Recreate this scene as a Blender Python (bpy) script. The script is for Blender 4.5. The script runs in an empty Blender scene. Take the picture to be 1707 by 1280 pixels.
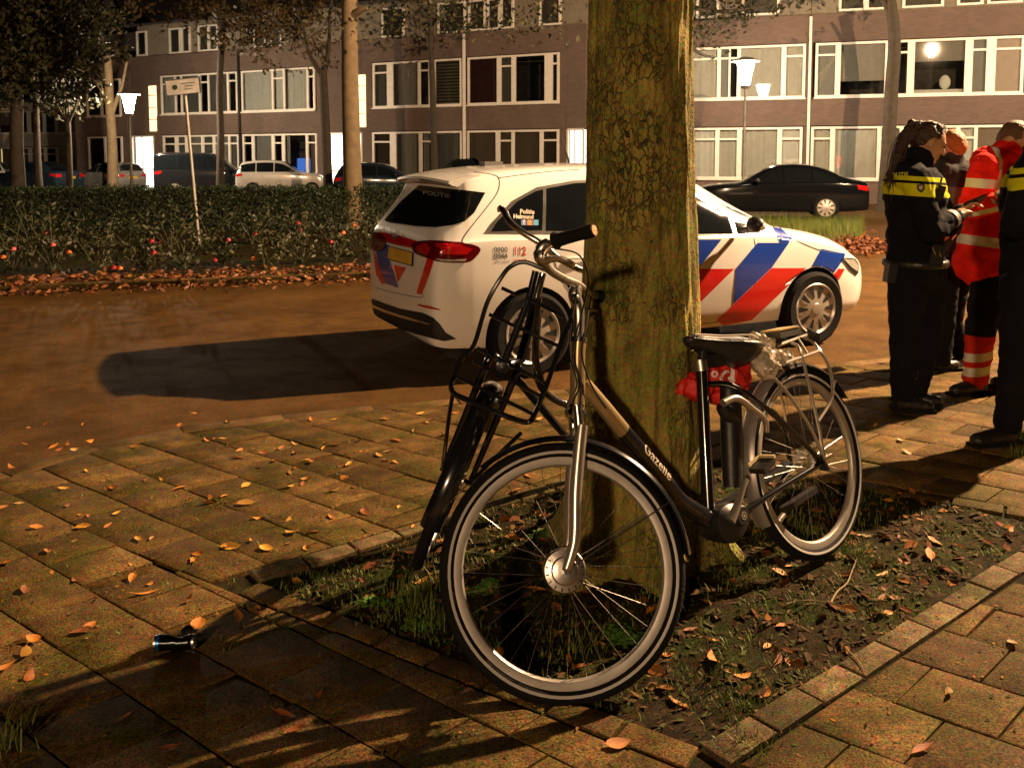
import bpy, bmesh, math, random
from mathutils import Vector as V, Matrix, noise
from mathutils.bvhtree import BVHTree
RD = random.Random(11)
rad = math.radians
sc = bpy.context.scene
COL = sc.collection
# ------------------------------------------------------------------ camera, sky, exposure
FPX, PITCH, CAMH, SHIFT = 1500.0, rad(4.5), 1.5, -0.151
cd = bpy.data.cameras.new('camera'); cam = bpy.data.objects.new('camera', cd); COL.objects.link(cam)
cd.sensor_width = 36; cd.lens = FPX / 1707 * 36; cd.shift_y = SHIFT; cd.clip_end = 2000; cd.clip_start = .05
cd.dof.use_dof = True; cd.dof.focus_distance = 2.9; cd.dof.aperture_fstop = 11
cam.location = (0, 0, CAMH); cam.rotation_euler = (rad(90) - PITCH, 0, 0)
sc.camera = cam
wd = bpy.data.worlds.new('World'); sc.world = wd; wd.use_nodes = True
wn = wd.node_tree; bg = wn.nodes['Background']
sky = wn.nodes.new('ShaderNodeTexSky'); sky.sky_type = 'NISHITA'; sky.sun_disc = False
sky.sun_elevation = rad(-4.5); sky.sun_rotation = rad(200)
wn.links.new(sky.outputs[0], bg.inputs[0]); bg.inputs[1].default_value = 0.05
sc.view_settings.view_transform = 'Standard'; sc.view_settings.look = 'None'
sc.view_settings.exposure = 0.0; sc.view_settings.gamma = 1.0; sc.view_settings.use_curve_mapping = False
sc.cycles.max_bounces = 4; sc.cycles.diffuse_bounces = 2; sc.cycles.glossy_bounces = 3; sc.cycles.caustics_reflective = False; sc.cycles.caustics_refractive = False; sc.cycles.use_denoising = True
sc.cycles.sample_clamp_indirect = 4
KEY_POS, KEY_W = (9.3, 9.0), 41000.0       # street lamps outside the frame: right of the people, behind the photographer
BACK_POS, BACK_W = (-4.5, -14.0), 7600.0
WARM = (1.0, .63, .34); PALE = (1.0, .77, .52)

# ------------------------------------------------------------------ pixel of the photograph -> point of the place
FW = V((0, math.cos(PITCH), -math.sin(PITCH))); UP = V((0, math.sin(PITCH), math.cos(PITCH))); CAMP = V((0, 0, CAMH))
YPP = 640 + SHIFT * 1707
def ray(px, py): return V((1, 0, 0)) * ((px - 853.5) / FPX) + UP * (-(py - YPP) / FPX) + FW
def gr(px, py, z=0.0):
    d = ray(px, py); return CAMP + d * ((z - CAMH) / d.z)
def at(px, py, Y):
    d = ray(px, py); return CAMP + d * (Y / d.y)

# ------------------------------------------------------------------ mesh helpers
def spl(pts, k=6, closed=False):
    pts = [V(p) for p in pts]; n = len(pts); out = []
    if n < 3: return pts
    rng = range(n if closed else n - 1)
    for i in rng:
        if closed: a, b, c, d = pts[i-1], pts[i], pts[(i+1) % n], pts[(i+2) % n]
        else: a, b, c, d = pts[max(i-1, 0)], pts[i], pts[i+1], pts[min(i+2, n-1)]
        for j in range(k):
            t = j / k
            out.append(.5*((2*b) + (c-a)*t + (2*a-5*b+4*c-d)*t*t + (3*b-a-3*c+d)*t**3))
    if not closed: out.append(pts[-1])
    return out
def lerpl(a, n):  # resample a list of floats to n values
    if len(a) == n: return a
    o = []
    for i in range(n):
        t = i*(len(a)-1)/(n-1); k = min(int(t), len(a)-2); o.append(a[k]+(a[k+1]-a[k])*(t-k))
    return o
class MB:
    def __init__(s, M=None): s.v = []; s.f = []; s.mi = []; s.cur = 0; s.M = M
    def add(s, vs, fs):
        o = len(s.v)
        s.v += [(s.M @ V(p))[:] if s.M else tuple(p) for p in vs]
        s.f += [[i+o for i in f] for f in fs]; s.mi += [s.cur]*len(fs); return s
    def box(s, c, size, rot=None):
        c = V(c); h = V(size)/2; vs = []
        for x in (-1, 1):
            for y in (-1, 1):
                for z in (-1, 1):
                    p = V((x*h.x, y*h.y, z*h.z)); vs.append(c + (rot @ p if rot else p))
        return s.add(vs, [[0,1,3,2],[4,6,7,5],[0,4,5,1],[2,3,7,6],[0,2,6,4],[1,5,7,3]])
    def bar(s, a, b, w, h, upv=(0,0,1)):
        a, b = V(a), V(b); d = (b-a); x = d.normalized(); y = V(upv).cross(x)
        if y.length < 1e-4: y = V((1,0,0)).cross(x)
        y.normalize(); z = x.cross(y)
        return s.box((a+b)/2, (d.length, w, h), Matrix((x, y, z)).transposed())
    def tube(s, pts, r, n=8, cap=True, closed=False, sq=1.0, upv=None):
        pts = [V(p) for p in pts]; m = len(pts)
        rs = lerpl(list(r), m) if hasattr(r, '__len__') else [r]*m
        vs = []; fs = []; nrm = None
        for i, p in enumerate(pts):
            if closed: t = pts[(i+1) % m]-pts[i-1]
            else: t = pts[min(i+1, m-1)]-pts[max(i-1, 0)]
            if t.length < 1e-9: t = V((0,0,1))
            t.normalize()
            if nrm is None:
                a = V(upv) if upv else (V((0,0,1)) if abs(t.z) < .9 else V((1,0,0)))
                nrm = (a - t*a.dot(t)).normalized()
            else:
                nrm = nrm - t*nrm.dot(t)
                nrm = nrm.normalized() if nrm.length > 1e-6 else V((1,0,0))
            b = t.cross(nrm)
            for k in range(n):
                a = 2*math.pi*k/n
                vs.append(p + (nrm*math.cos(a) + b*(math.sin(a)*sq))*rs[i])
        for i in range(m if closed else m-1):
            j = (i+1) % m
            for k in range(n):
                l = (k+1) % n; fs.append([i*n+k, j*n+k, j*n+l, i*n+l])
        if cap and not closed: fs.append(list(range(n))); fs.append([(m-1)*n+k for k in reversed(range(n))])
        return s.add(vs, fs)
    def loft(s, rings, cap=True):
        n = len(rings[0]); vs = [p for r in rings for p in r]; fs = []
        for i in range(len(rings)-1):
            for k in range(n):
                l = (k+1) % n; fs.append([i*n+k, i*n+l, (i+1)*n+l, (i+1)*n+k])
        if cap: fs.append(list(reversed(range(n)))); fs.append([(len(rings)-1)*n+k for k in range(n)])
        return s.add(vs, fs)
    def lathe(s, prof, o=(0,0,0), ax='z', n=24, closed=False):
        o = V(o); vs = []; fs = []; m = len(prof)
        for r, h in prof:
            for k in range(n):
                a = 2*math.pi*k/n; c, d = r*math.cos(a), r*math.sin(a)
                vs.append(o + (V((c, d, h)) if ax == 'z' else V((c, h, d)) if ax == 'y' else V((h, c, d))))
        for i in range(m if closed else m-1):
            j = (i+1) % m
            for k in range(n):
                l = (k+1) % n; q = [i*n+k, i*n+l, j*n+l, j*n+k]
                fs.append(q if ax != 'y' else q[::-1])
        return s.add(vs, fs)
    def ell(s, c, r, nu=12, nv=8, rot=None):
        c = V(c); vs = []; fs = []; r = V((r,)*3) if not hasattr(r, '__len__') else V(r)
        for j in range(nv+1):
            ph = math.pi*j/nv
            for k in range(nu):
                a = 2*math.pi*k/nu
                p = V((r.x*math.sin(ph)*math.cos(a), r.y*math.sin(ph)*math.sin(a), r.z*math.cos(ph)))
                vs.append(c + (rot @ p if rot else p))
        for j in range(nv):
            for k in range(nu):
                l = (k+1) % nu; fs.append([j*nu+k, (j+1)*nu+k, (j+1)*nu+l, j*nu+l])
        return s.add(vs, fs)
    def prism(s, poly, z0, z1):
        n = len(poly); vs = [(p[0], p[1], z0) for p in poly] + [(p[0], p[1], z1) for p in poly]
        fs = [list(reversed(range(n))), [n+k for k in range(n)]] + [[k, (k+1) % n, n+(k+1) % n, n+k] for k in range(n)]
        return s.add(vs, fs)
    def mesh(s, name, mats, smooth=40):
        me = bpy.data.meshes.new(name); me.from_pydata(s.v, [], s.f)
        for m in (mats if isinstance(mats, (list, tuple)) else [mats]): me.materials.append(m)
        if any(s.mi): me.polygons.foreach_set('material_index', s.mi)
        if smooth:
            me.shade_smooth(); me.set_sharp_from_angle(angle=rad(smooth))
        me.update(); return me
    def build(s, name, mats, parent=None, smooth=40):
        return link(name, s.mesh(name, mats, smooth), parent)
def link(name, me, parent=None, loc=None):
    o = bpy.data.objects.new(name, me); COL.objects.link(o)
    if parent: o.parent = parent
    if loc is not None: o.location = loc
    return o
def tag(o, label=None, cat=None, group=None, kind=None):
    if label: o['label'] = label
    if cat: o['category'] = cat
    if group: o['group'] = group
    if kind: o['kind'] = kind
    return o
def thing(name, label, cat, loc=(0,0,0), rotz=0, group=None, M=None):
    o = bpy.data.objects.new(name, None); COL.objects.link(o); o.empty_display_size = .1
    if M is not None: o.matrix_world = M
    else: o.location = loc; o.rotation_euler = (0, 0, rotz)
    return tag(o, label, cat, group)
def copy_tree(o, parent=None):
    c = o.copy(); COL.objects.link(c); c.parent = parent
    for ch in list(o.children): copy_tree(ch, c)
    return c
TMP = bpy.data.scenes.new('workbench'); TVL = TMP.view_layers[0]     # modifiers are applied in a scene of their own (fast); removed at the end
def evaluated(ob, *helpers):
    obs = (ob,)+helpers
    for o in obs:
        COL.objects.unlink(o); TMP.collection.objects.link(o)
    TVL.update(); dg = TVL.depsgraph
    me = bpy.data.meshes.new_from_object(ob.evaluated_get(dg), depsgraph=dg)
    for o in obs: TMP.collection.objects.unlink(o); COL.objects.link(o)
    return me
def drop(ob):
    me = ob.data; bpy.data.objects.remove(ob, do_unlink=True)
    if me and me.users == 0 and isinstance(me, bpy.types.Mesh): bpy.data.meshes.remove(me)
def text_mesh(txt, size, bold=0.0, align='CENTER', ext=0.0):
    cu = bpy.data.curves.new('t', 'FONT'); cu.body = txt; cu.size = size; cu.offset = bold; cu.align_x = align; cu.align_y = 'CENTER'; cu.extrude = ext
    cu.resolution_u = 3
    ob = bpy.data.objects.new('t', cu); COL.objects.link(ob); me = evaluated(ob)
    bm = bmesh.new(); bm.from_mesh(me); bmesh.ops.triangulate(bm, faces=bm.faces[:])
    for _ in range(3): bmesh.ops.subdivide_edges(bm, edges=[e for e in bm.edges if e.calc_length() > size*.12], cuts=1)
    bmesh.ops.triangulate(bm, faces=bm.faces[:]); bm.to_mesh(me); bm.free()
    vs = [v.co.copy() for v in me.vertices]; fs = [list(p.vertices) for p in me.polygons]
    bpy.data.objects.remove(ob, do_unlink=True); bpy.data.curves.remove(cu); bpy.data.meshes.remove(me)
    return vs, fs

# ------------------------------------------------------------------ materials
MATS = {}
def mat(name, col, rough=.6, metal=0.0, var=.18, scale=6.0, bump=0.0, bscale=60.0, coat=0.0, spec=.5, emit=None, es=1.0, col2=None, rand=0.0, trans=0.0, sheen=0):
    if name in MATS: return MATS[name]
    m = bpy.data.materials.new(name); m.use_nodes = True; nt = m.node_tree; N = nt.nodes; L = nt.links
    b = N['Principled BSDF']; b.inputs['Roughness'].default_value = rough; b.inputs['Metallic'].default_value = metal
    b.inputs['Coat Weight'].default_value = coat; b.inputs['Coat Roughness'].default_value = .06; b.inputs['Specular IOR Level'].default_value = spec
    b.inputs['Transmission Weight'].default_value = trans
    tc = N.new('ShaderNodeTexCoord')
    nz = N.new('ShaderNodeTexNoise'); nz.inputs['Scale'].default_value = scale; nz.inputs['Detail'].default_value = 5
    L.new(tc.outputs['Object'], nz.inputs['Vector'])
    mx = N.new('ShaderNodeMix'); mx.data_type = 'RGBA'
    c2 = col2 or tuple(c*(1+var) for c in col)
    mx.inputs['A'].default_value = (*(c*(1-var) if not col2 else c for c in col), 1); mx.inputs['B'].default_value = (*c2, 1)
    rp = N.new('ShaderNodeMapRange'); rp.inputs['From Min'].default_value = .35; rp.inputs['From Max'].default_value = .65
    L.new(nz.outputs['Fac'], rp.inputs['Value']); L.new(rp.outputs[0], mx.inputs['Factor'])
    out = mx.outputs['Result']
    if rand:
        oi = N.new('ShaderNodeObjectInfo'); hs = N.new('ShaderNodeHueSaturation')
        r2 = N.new('ShaderNodeMapRange'); r2.inputs['To Min'].default_value = 1-rand; r2.inputs['To Max'].default_value = 1+rand
        L.new(oi.outputs['Random'], r2.inputs['Value']); L.new(r2.outputs[0], hs.inputs['Value']); L.new(out, hs.inputs['Color']); out = hs.outputs[0]
    L.new(out, b.inputs['Base Color'])
    if bump:
        n2 = N.new('ShaderNodeTexNoise'); n2.inputs['Scale'].default_value = bscale; n2.inputs['Detail'].default_value = 4
        L.new(tc.outputs['Object'], n2.inputs['Vector'])
        bp = N.new('ShaderNodeBump'); bp.inputs['Strength'].default_value = bump; bp.inputs['Distance'].default_value = .01
        L.new(n2.outputs['Fac'], bp.inputs['Height']); L.new(bp.outputs[0], b.inputs['Normal'])
    if emit:
        b.inputs['Emission Color'].default_value = (*emit, 1); b.inputs['Emission Strength'].default_value = es
    MATS[name] = m; return m
def nodes(m): return m.node_tree.nodes, m.node_tree.links, m.node_tree.nodes['Principled BSDF']
BLACK = mat('black_plastic', (.012,.012,.013), .45, bump=.15)
RUBBER = mat('rubber', (.006,.006,.0065), .88, bump=.4, bscale=90, spec=.2)
GLOSSB = mat('black_paint', (.008,.009,.012), .18, coat=.6)
CHROME = mat('chrome', (.75,.74,.72), .22, 1.0, var=.08)
ALU = mat('aluminium', (.55,.52,.49), .34, 1.0, var=.15, scale=25, bump=.06)
# ------------------------------------------------------------------ ground materials
def ground_mat(name, dark, light, tint, scale, rough, rand=0.0, bump=.5, bsc=120, speck=.25, blot=(.45,1.5)):
    m = mat(name, dark, rough, col2=light, scale=scale, rand=rand)
    N, L, b = nodes(m)
    src = b.inputs['Base Color'].links[0].from_socket
    tc = [n for n in N if n.type == 'TEX_COORD'][0]
    geo = N.new('ShaderNodeNewGeometry')
    n2 = N.new('ShaderNodeTexNoise'); n2.inputs['Scale'].default_value = 3.2; n2.inputs['Detail'].default_value = 7; n2.inputs['Roughness'].default_value = .65
    L.new(geo.outputs['Position'], n2.inputs['Vector'])
    r = N.new('ShaderNodeMapRange'); r.inputs['From Min'].default_value = .46; r.inputs['From Max'].default_value = .62; r.inputs['To Max'].default_value = .85
    L.new(n2.outputs['Fac'], r.inputs['Value'])
    mx = N.new('ShaderNodeMix'); mx.data_type = 'RGBA'; mx.inputs['B'].default_value = (*tint, 1)
    L.new(r.outputs[0], mx.inputs['Factor']); L.new(src, mx.inputs['A'])
    n3 = N.new('ShaderNodeTexNoise'); n3.inputs['Scale'].default_value = 160; n3.inputs['Detail'].default_value = 3
    L.new(geo.outputs['Position'], n3.inputs['Vector'])
    r3 = N.new('ShaderNodeMapRange'); r3.inputs['From Min'].default_value = .3; r3.inputs['From Max'].default_value = .7; r3.inputs['To Min'].default_value = 1-speck*1.6; r3.inputs['To Max'].default_value = 1+speck*1.6
    L.new(n3.outputs['Fac'], r3.inputs['Value'])
    vm = N.new('ShaderNodeVectorMath'); vm.operation = 'SCALE'; L.new(mx.outputs['Result'], vm.inputs[0]); L.new(r3.outputs[0], vm.inputs['Scale'])
    n7 = N.new('ShaderNodeTexNoise'); n7.inputs['Scale'].default_value = 45; n7.inputs['Detail'].default_value = 3; L.new(geo.outputs['Position'], n7.inputs['Vector'])
    v7 = N.new('ShaderNodeVectorMath'); v7.operation = 'MULTIPLY_ADD'; v7.inputs[1].default_value = (1.5,1.5,1.5); v7.inputs[2].default_value = (.25,.25,.25); L.new(n7.outputs['Color'], v7.inputs[0])
    v8 = N.new('ShaderNodeVectorMath'); v8.operation = 'MULTIPLY'; L.new(vm.outputs[0], v8.inputs[0]); L.new(v7.outputs[0], v8.inputs[1])
    n9 = N.new('ShaderNodeTexNoise'); n9.inputs['Scale'].default_value = 1.1; n9.inputs['Detail'].default_value = 9; n9.inputs['Roughness'].default_value = .72; L.new(geo.outputs['Position'], n9.inputs['Vector'])
    r9 = N.new('ShaderNodeMapRange'); r9.inputs['From Min'].default_value = .3; r9.inputs['From Max'].default_value = .7; r9.inputs['To Min'].default_value = blot[0]; r9.inputs['To Max'].default_value = blot[1]; L.new(n9.outputs['Fac'], r9.inputs['Value'])
    v9 = N.new('ShaderNodeVectorMath'); v9.operation = 'SCALE'; L.new(v8.outputs[0], v9.inputs[0]); L.new(r9.outputs[0], v9.inputs['Scale']); v8 = v9
    b.inputs['Specular IOR Level'].default_value = .07
    L.new(v8.outputs[0], b.inputs['Base Color'])
    bp = N.new('ShaderNodeBump'); bp.inputs['Strength'].default_value = bump; bp.inputs['Distance'].default_value = .006
    n4 = N.new('ShaderNodeTexNoise'); n4.inputs['Scale'].default_value = bsc; n4.inputs['Detail'].default_value = 6; n4.inputs['Roughness'].default_value = .7
    L.new(geo.outputs['Position'], n4.inputs['Vector']); L.new(n4.outputs['Fac'], bp.inputs['Height']); L.new(bp.outputs[0], b.inputs['Normal'])
    r5 = N.new('ShaderNodeMapRange'); r5.inputs['To Min'].default_value = rough-.22; r5.inputs['To Max'].default_value = rough+.2
    L.new(n2.outputs['Fac'], r5.inputs['Value']); L.new(r5.outputs[0], b.inputs['Roughness'])
    return m
TILE = ground_mat('paving_concrete', (.072,.041,.0125), (.150,.090,.029), (.052,.045,.007), 7, .66, rand=.36, bump=1.0, bsc=130, speck=.5)
EDGE = ground_mat('edging_concrete', (.10,.07,.034), (.19,.138,.07), (.06,.056,.016), 12, .7, rand=.3, bump=.9, bsc=150, speck=.4)
ASPH = ground_mat('asphalt', (.066,.034,.009), (.092,.049,.0135), (.052,.027,.007), 1.3, .74, bump=.6, bsc=220, speck=.55, blot=(.82,1.16))
SOIL = ground_mat('soil', (.010,.0065,.0025), (.030,.019,.007), (.020,.032,.004), 14, .92, bump=1.0, bsc=60, speck=.6)
JOINT = ground_mat('joint_sand', (.014,.010,.005), (.035,.026,.012), (.022,.03,.007), 20, .9, bump=1.0, bsc=90, speck=.4)
KERBM = ground_mat('kerb_concrete', (.075,.045,.018), (.13,.082,.033), (.055,.042,.012), 7, .7, rand=.15)

road = MB().add([(-500,-300,-.1),(500,-300,-.1),(500,800,-.1),(-500,800,-.1)], [[0,1,2,3]]).build('road', ASPH)
tag(road, 'dull brown asphalt road surface around the police car', kind='structure')
# pavement with a curved kerb
KP = [gr(*p) for p in ((0,785),(150,742),(300,712),(470,690),(620,675),(760,664),(940,648),(1150,627),(1480,596),(1707,572))]
KP = [V((p.x, p.y, 0)) for p in KP]
KP = [V((-9,-6,0)), V((-3.9,2.2,0))] + KP + [V((9,9.3,0)), V((16,12.2,0))]
hull = [V((16,-22,0)), V((-9,-22,0))]
pave = MB().prism([(p.x, p.y) for p in KP[::1]] + [(p.x, p.y) for p in hull], -.11, -.014)
pv = pave.build('pavement', JOINT, smooth=0); tag(pv, 'paved footway of square concrete slabs under the bicycles', kind='structure')
def clip(poly, p, n):  # keep the side where (x-p).n >= 0
    out = []
    for i in range(len(poly)):
        a, b = poly[i], poly[(i+1) % len(poly)]; da, db = (a-p).dot(n), (b-p).dot(n)
        if da >= 0: out.append(a)
        if (da >= 0) != (db >= 0): out.append(a + (b-a)*(da/(da-db)))
    return out
def area(poly):
    return abs(sum(poly[i].x*poly[(i+1) % len(poly)].y - poly[(i+1) % len(poly)].x*poly[i].y for i in range(len(poly))))/2 if len(poly) > 2 else 0
def inset(poly, g):
    n = len(poly); c = sum(poly, V((0,0,0)))/n; res = [p.copy() for p in poly]
    sgn = 1 if sum(poly[i].x*poly[(i+1) % n].y - poly[(i+1) % n].x*poly[i].y for i in range(n)) > 0 else -1
    out = list(poly)
    for i in range(n):
        d = (poly[(i+1) % n]-poly[i])
        if d.length < 1e-6: continue
        nn = V((-d.y, d.x, 0)).normalized()*sgn; out = clip(out, poly[i]+nn*g, nn)
        if len(out) < 3: return out
    return out
def slab(mb, poly, z0, z1, tilt=(0,0), bev=.006):
    c = sum(poly, V((0,0,0)))/len(poly); inn = inset(poly, bev)
    if len(inn) != len(poly): inn = [c+(p-c)*.96 for p in poly]
    if sum(poly[i].x*poly[(i+1) % len(poly)].y - poly[(i+1) % len(poly)].x*poly[i].y for i in range(len(poly))) < 0: poly = poly[::-1]; inn = inn[::-1]
    n = len(poly); dz = lambda p: (p.x-c.x)*tilt[0]+(p.y-c.y)*tilt[1]
    vs = [(p.x,p.y,z0) for p in poly]+[(p.x,p.y,z1-bev*.7+dz(p)) for p in poly]+[(p.x,p.y,z1+dz(p)) for p in inn]
    fs = [[k,(k+1)%n,n+(k+1)%n,n+k] for k in range(n)]+[[n+k,n+(k+1)%n,2*n+(k+1)%n,2*n+k] for k in range(n)]+[[2*n+k for k in range(n)]]
    mb.add([(V(v)) for v in vs], fs)
def seen(p, m=60):
    q = p - CAMP; zz = q.dot(FW)
    if zz < .3: return False
    x = 853.5+FPX*q.x/zz; y = YPP-FPX*q.dot(UP)/zz
    return -m < x < 1707+m and -m < y < 1280+m
# kerb stones
def run_stones(pts, length, gap, width, side, z0, z1, name, m, parent, vis=True):
    o = 0; carry = 0.0
    for i in range(len(pts)-1):
        a, b = pts[i], pts[i+1]; d = b-a; L = d.length; u = d/L; nn = V((u.y, -u.x, 0))*side
        k = max(1, round(L/length)); l = L/k
        for j in range(k):
            p = a+u*(j*l+gap/2); q = a+u*((j+1)*l-gap/2)
            if vis and not (seen((p+q)/2, 250)): continue
            mb = MB(); c = (p+q)/2; poly = [p, q, q+nn*width, p+nn*width]
            slab(mb, [V((x.x-c.x, x.y-c.y, 0)) for x in poly], z0, z1+RD.uniform(-.003,.003), (RD.uniform(-.01,.01), RD.uniform(-.01,.01)), .008)
            ob = mb.build(name, m, parent); ob.location = c
run_stones(KP, .5, .006, .11, 1, -.105, 0.0, 'kerbstone', KERBM, pv)
PIT = [V((p.x,p.y,0)) for p in (gr(430,968), gr(1168,1246), gr(1770,872), gr(1130,757))]   # W S E N
pc = sum(PIT, V((0,0,0)))/4
PN = []
for i in range(4):
    d = PIT[(i+1)%4]-PIT[i]; n = V((-d.y,d.x,0)).normalized()
    if (pc-PIT[i]).dot(n) < 0: n = -n
    PN.append(n)
BW = .10   # edging width
A_, B_ = V((math.cos(rad(-37)), math.sin(rad(-37)), 0)), V((math.cos(rad(43)), math.sin(rad(43)), 0))
TS = .255; rest = MB(); nt = 0; far = []
org = PIT[1]
KIN = []
for i in range(len(KP)-1):
    d = KP[i+1]-KP[i]; n = V((d.y,-d.x,0)).normalized(); KIN.append((KP[i]+n*.118, n))
cands = []
for i in range(-36, 36):
    for j in range(-28, 36):
        off = .5*(i % 2)
        o = org + B_*(i*TS) + A_*((j+off)*TS)
        poly = [o, o+A_*TS, o+A_*TS+B_*TS, o+B_*TS]
        c = sum(poly, V((0,0,0)))/4
        if c.y < .3 or c.y > 12 or abs(c.x) > 9: continue
        def segd(k):
            a, d = KP[k], KP[k+1]-KP[k]; t = max(0, min(1, (c-a).dot(d)/d.length_squared)); return (c-a-d*t).length
        ks = sorted(range(len(KIN)), key=segd)[:1]
        for k in ks: poly = clip(poly, *KIN[k])
        if area(poly) < .008: continue
        pieces = []
        near_pit = (c-pc).length < 2.2
        if near_pit:
            rem = poly
            for k in range(4):
                e = PIT[k]-PN[k]*BW
                outp = clip(rem, e, -PN[k])
                if area(outp) > .006: pieces.append(outp)
                rem = clip(rem, e, PN[k])
                if area(rem) < 1e-5: break
        else: pieces = [poly]
        for pz in pieces: cands.append(pz)
def put_tile(pz, name, m, z1=0.0):
    c = sum(pz, V((0,0,0)))/len(pz); loc = [V((p.x-c.x, p.y-c.y, 0)) for p in pz]; loc = inset(loc, .0028)
    if len(loc) < 3: return
    mb = MB(); slab(mb, loc, -.03, z1+RD.uniform(-.004,.003), (RD.uniform(-.02,.02), RD.uniform(-.02,.02)), .004)
    ob = mb.build(name, m, pv); ob.location = c
vis = [p for p in cands if seen(sum(p, V((0,0,0)))/len(p), 40)]
vis.sort(key=lambda p: (sum(p, V((0,0,0)))/len(p)).y)
for p in vis[:295]: put_tile(p, 'paving_slab', TILE)
for p in vis[295:]+[p for p in cands if not seen(sum(p, V((0,0,0)))/len(p), 40)]:
    q = inset(p, .0035)
    if len(q) > 2: slab(rest, q, -.03, RD.uniform(-.003,.003))
o = rest.build('paving_slabs', TILE, pv); o['kind'] = 'stuff'
# edging bricks round the tree pit
for k in range(4):
    a, b = PIT[k], PIT[(k+1)%4]; d = b-a; L = d.length; u = d/L; n = max(1, round(L/.205)); l = L/n
    for j in range(n):
        p = a+u*(j*l+.004); q = a+u*((j+1)*l-.004); w = BW-.008
        off = RD.uniform(-.006,.006)
        put_tile([p-PN[k]*off, q-PN[k]*off, q-PN[k]*w, p-PN[k]*w], 'edging_brick', EDGE if k % 2 else TILE, .004 if k % 2 else .0)

# soil of the tree pit, rising to the trunk
TREE = V((.456, 3.255, 0))
mb = MB(); n = 70; vs = []; fs = []
def soil_z(p):
    r = (V((p.x,p.y,0))-TREE).length
    return -.012 + .07*math.exp(-(r/.42)**2) + .018*noise.noise(V((p.x*6,p.y*6,1))) + .012*noise.noise(V((p.x*19,p.y*19,4)))
for i in range(n+1):
    for j in range(n+1):
        u, v = i/n, j/n
        p = (PIT[0]*(1-u)+PIT[1]*u)*(1-v) + (PIT[3]*(1-u)+PIT[2]*u)*v
        e = min(u,1-u,v,1-v)
        vs.append((p.x,p.y, soil_z(p) if e > .03 else min(soil_z(p), -.006)))
for i in range(n):
    for j in range(n): fs.append([i*(n+1)+j, (i+1)*(n+1)+j, (i+1)*(n+1)+j+1, i*(n+1)+j+1])
mb.add(vs, fs); so = mb.build('soil', SOIL, smooth=180); tag(so, 'dark bare soil of the tree pit around the trunk', kind='structure')

# ------------------------------------------------------------------ street lamps
def glow_mat(name, col, s):
    m = bpy.data.materials.new(name); m.use_nodes = True; N, L = m.node_tree.nodes, m.node_tree.links
    N.remove(N['Principled BSDF']); e = N.new('ShaderNodeEmission'); e.inputs[0].default_value = (*col,1); e.inputs[1].default_value = s
    t = N.new('ShaderNodeBsdfTransparent'); x = N.new('ShaderNodeMixShader'); x.inputs[0].default_value = .35
    L.new(t.outputs[0], x.inputs[1]); L.new(e.outputs[0], x.inputs[2]); L.new(x.outputs[0], N['Material Output'].inputs[0]); return m
GLOW = glow_mat('lamp_glow', (1,.84,.60), 90)
POLE = mat('lamp_pole', (.22,.22,.21), .5, .4)
def lamp(loc, h, watts, col, label, s=1.0, radius=.12):
    t = thing('street_lamp', label, 'street lamp', loc, group='street lamps along the streets')
    MB().lathe([(.09,0),(.09,.25),(.055,.9),(.045,h*.6),(.032,h-.42*s),(.0,h-.42*s)], n=12).build('pole', POLE, t)
    MB().lathe([(.0,h-.42*s),(.075*s,h-.42*s),(.10*s,h-.36*s),(.06*s,h-.40*s)], n=16).build('lamp_collar', POLE, t)
    sh = MB().lathe([(.075*s,h-.38*s),(.17*s,h+.10*s)], n=20).build('lamp_shade', GLOW, t)
    MB().lathe([(0,h+.20*s),(.12*s,h+.18*s),(.27*s,h+.115*s),(.27*s,h+.10*s),(.17*s,h+.105*s)], n=24).build('lamp_hat', POLE, t)
    ld = bpy.data.lights.new('bulb','POINT'); ld.energy = watts; ld.color = col; ld.shadow_soft_size = radius
    lo = bpy.data.objects.new('bulb', ld); COL.objects.link(lo); lo.parent = t; lo.location = (0,0,h-.1*s)
    return t
lamp((*KEY_POS,0), 7.8, KEY_W, WARM, 'tall warm street lamp right of the standing officers, beyond the picture edge', 1.6, .09)
lamp((*BACK_POS,0), 6.0, BACK_W, WARM, 'warm street lamp behind the photographer', 2.2, .38)
LP1 = at(1243,112,28.6); lamp((LP1.x,LP1.y,-.1), LP1.z+.1, 1900, PALE, 'lit lantern street lamp in front of the pale flats right of the trunk', 1.6)
LP2 = at(215,165,36.0); lamp((LP2.x,LP2.y,-.1), LP2.z+.1, 3800, PALE, 'lit lantern street lamp beside the bright doorway, far left', 1.6)
lamp((16.6,24.4,-.1), 4.9, 2000, PALE, 'lantern street lamp right of the picture mirrored in an upper window', 1.25)
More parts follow.
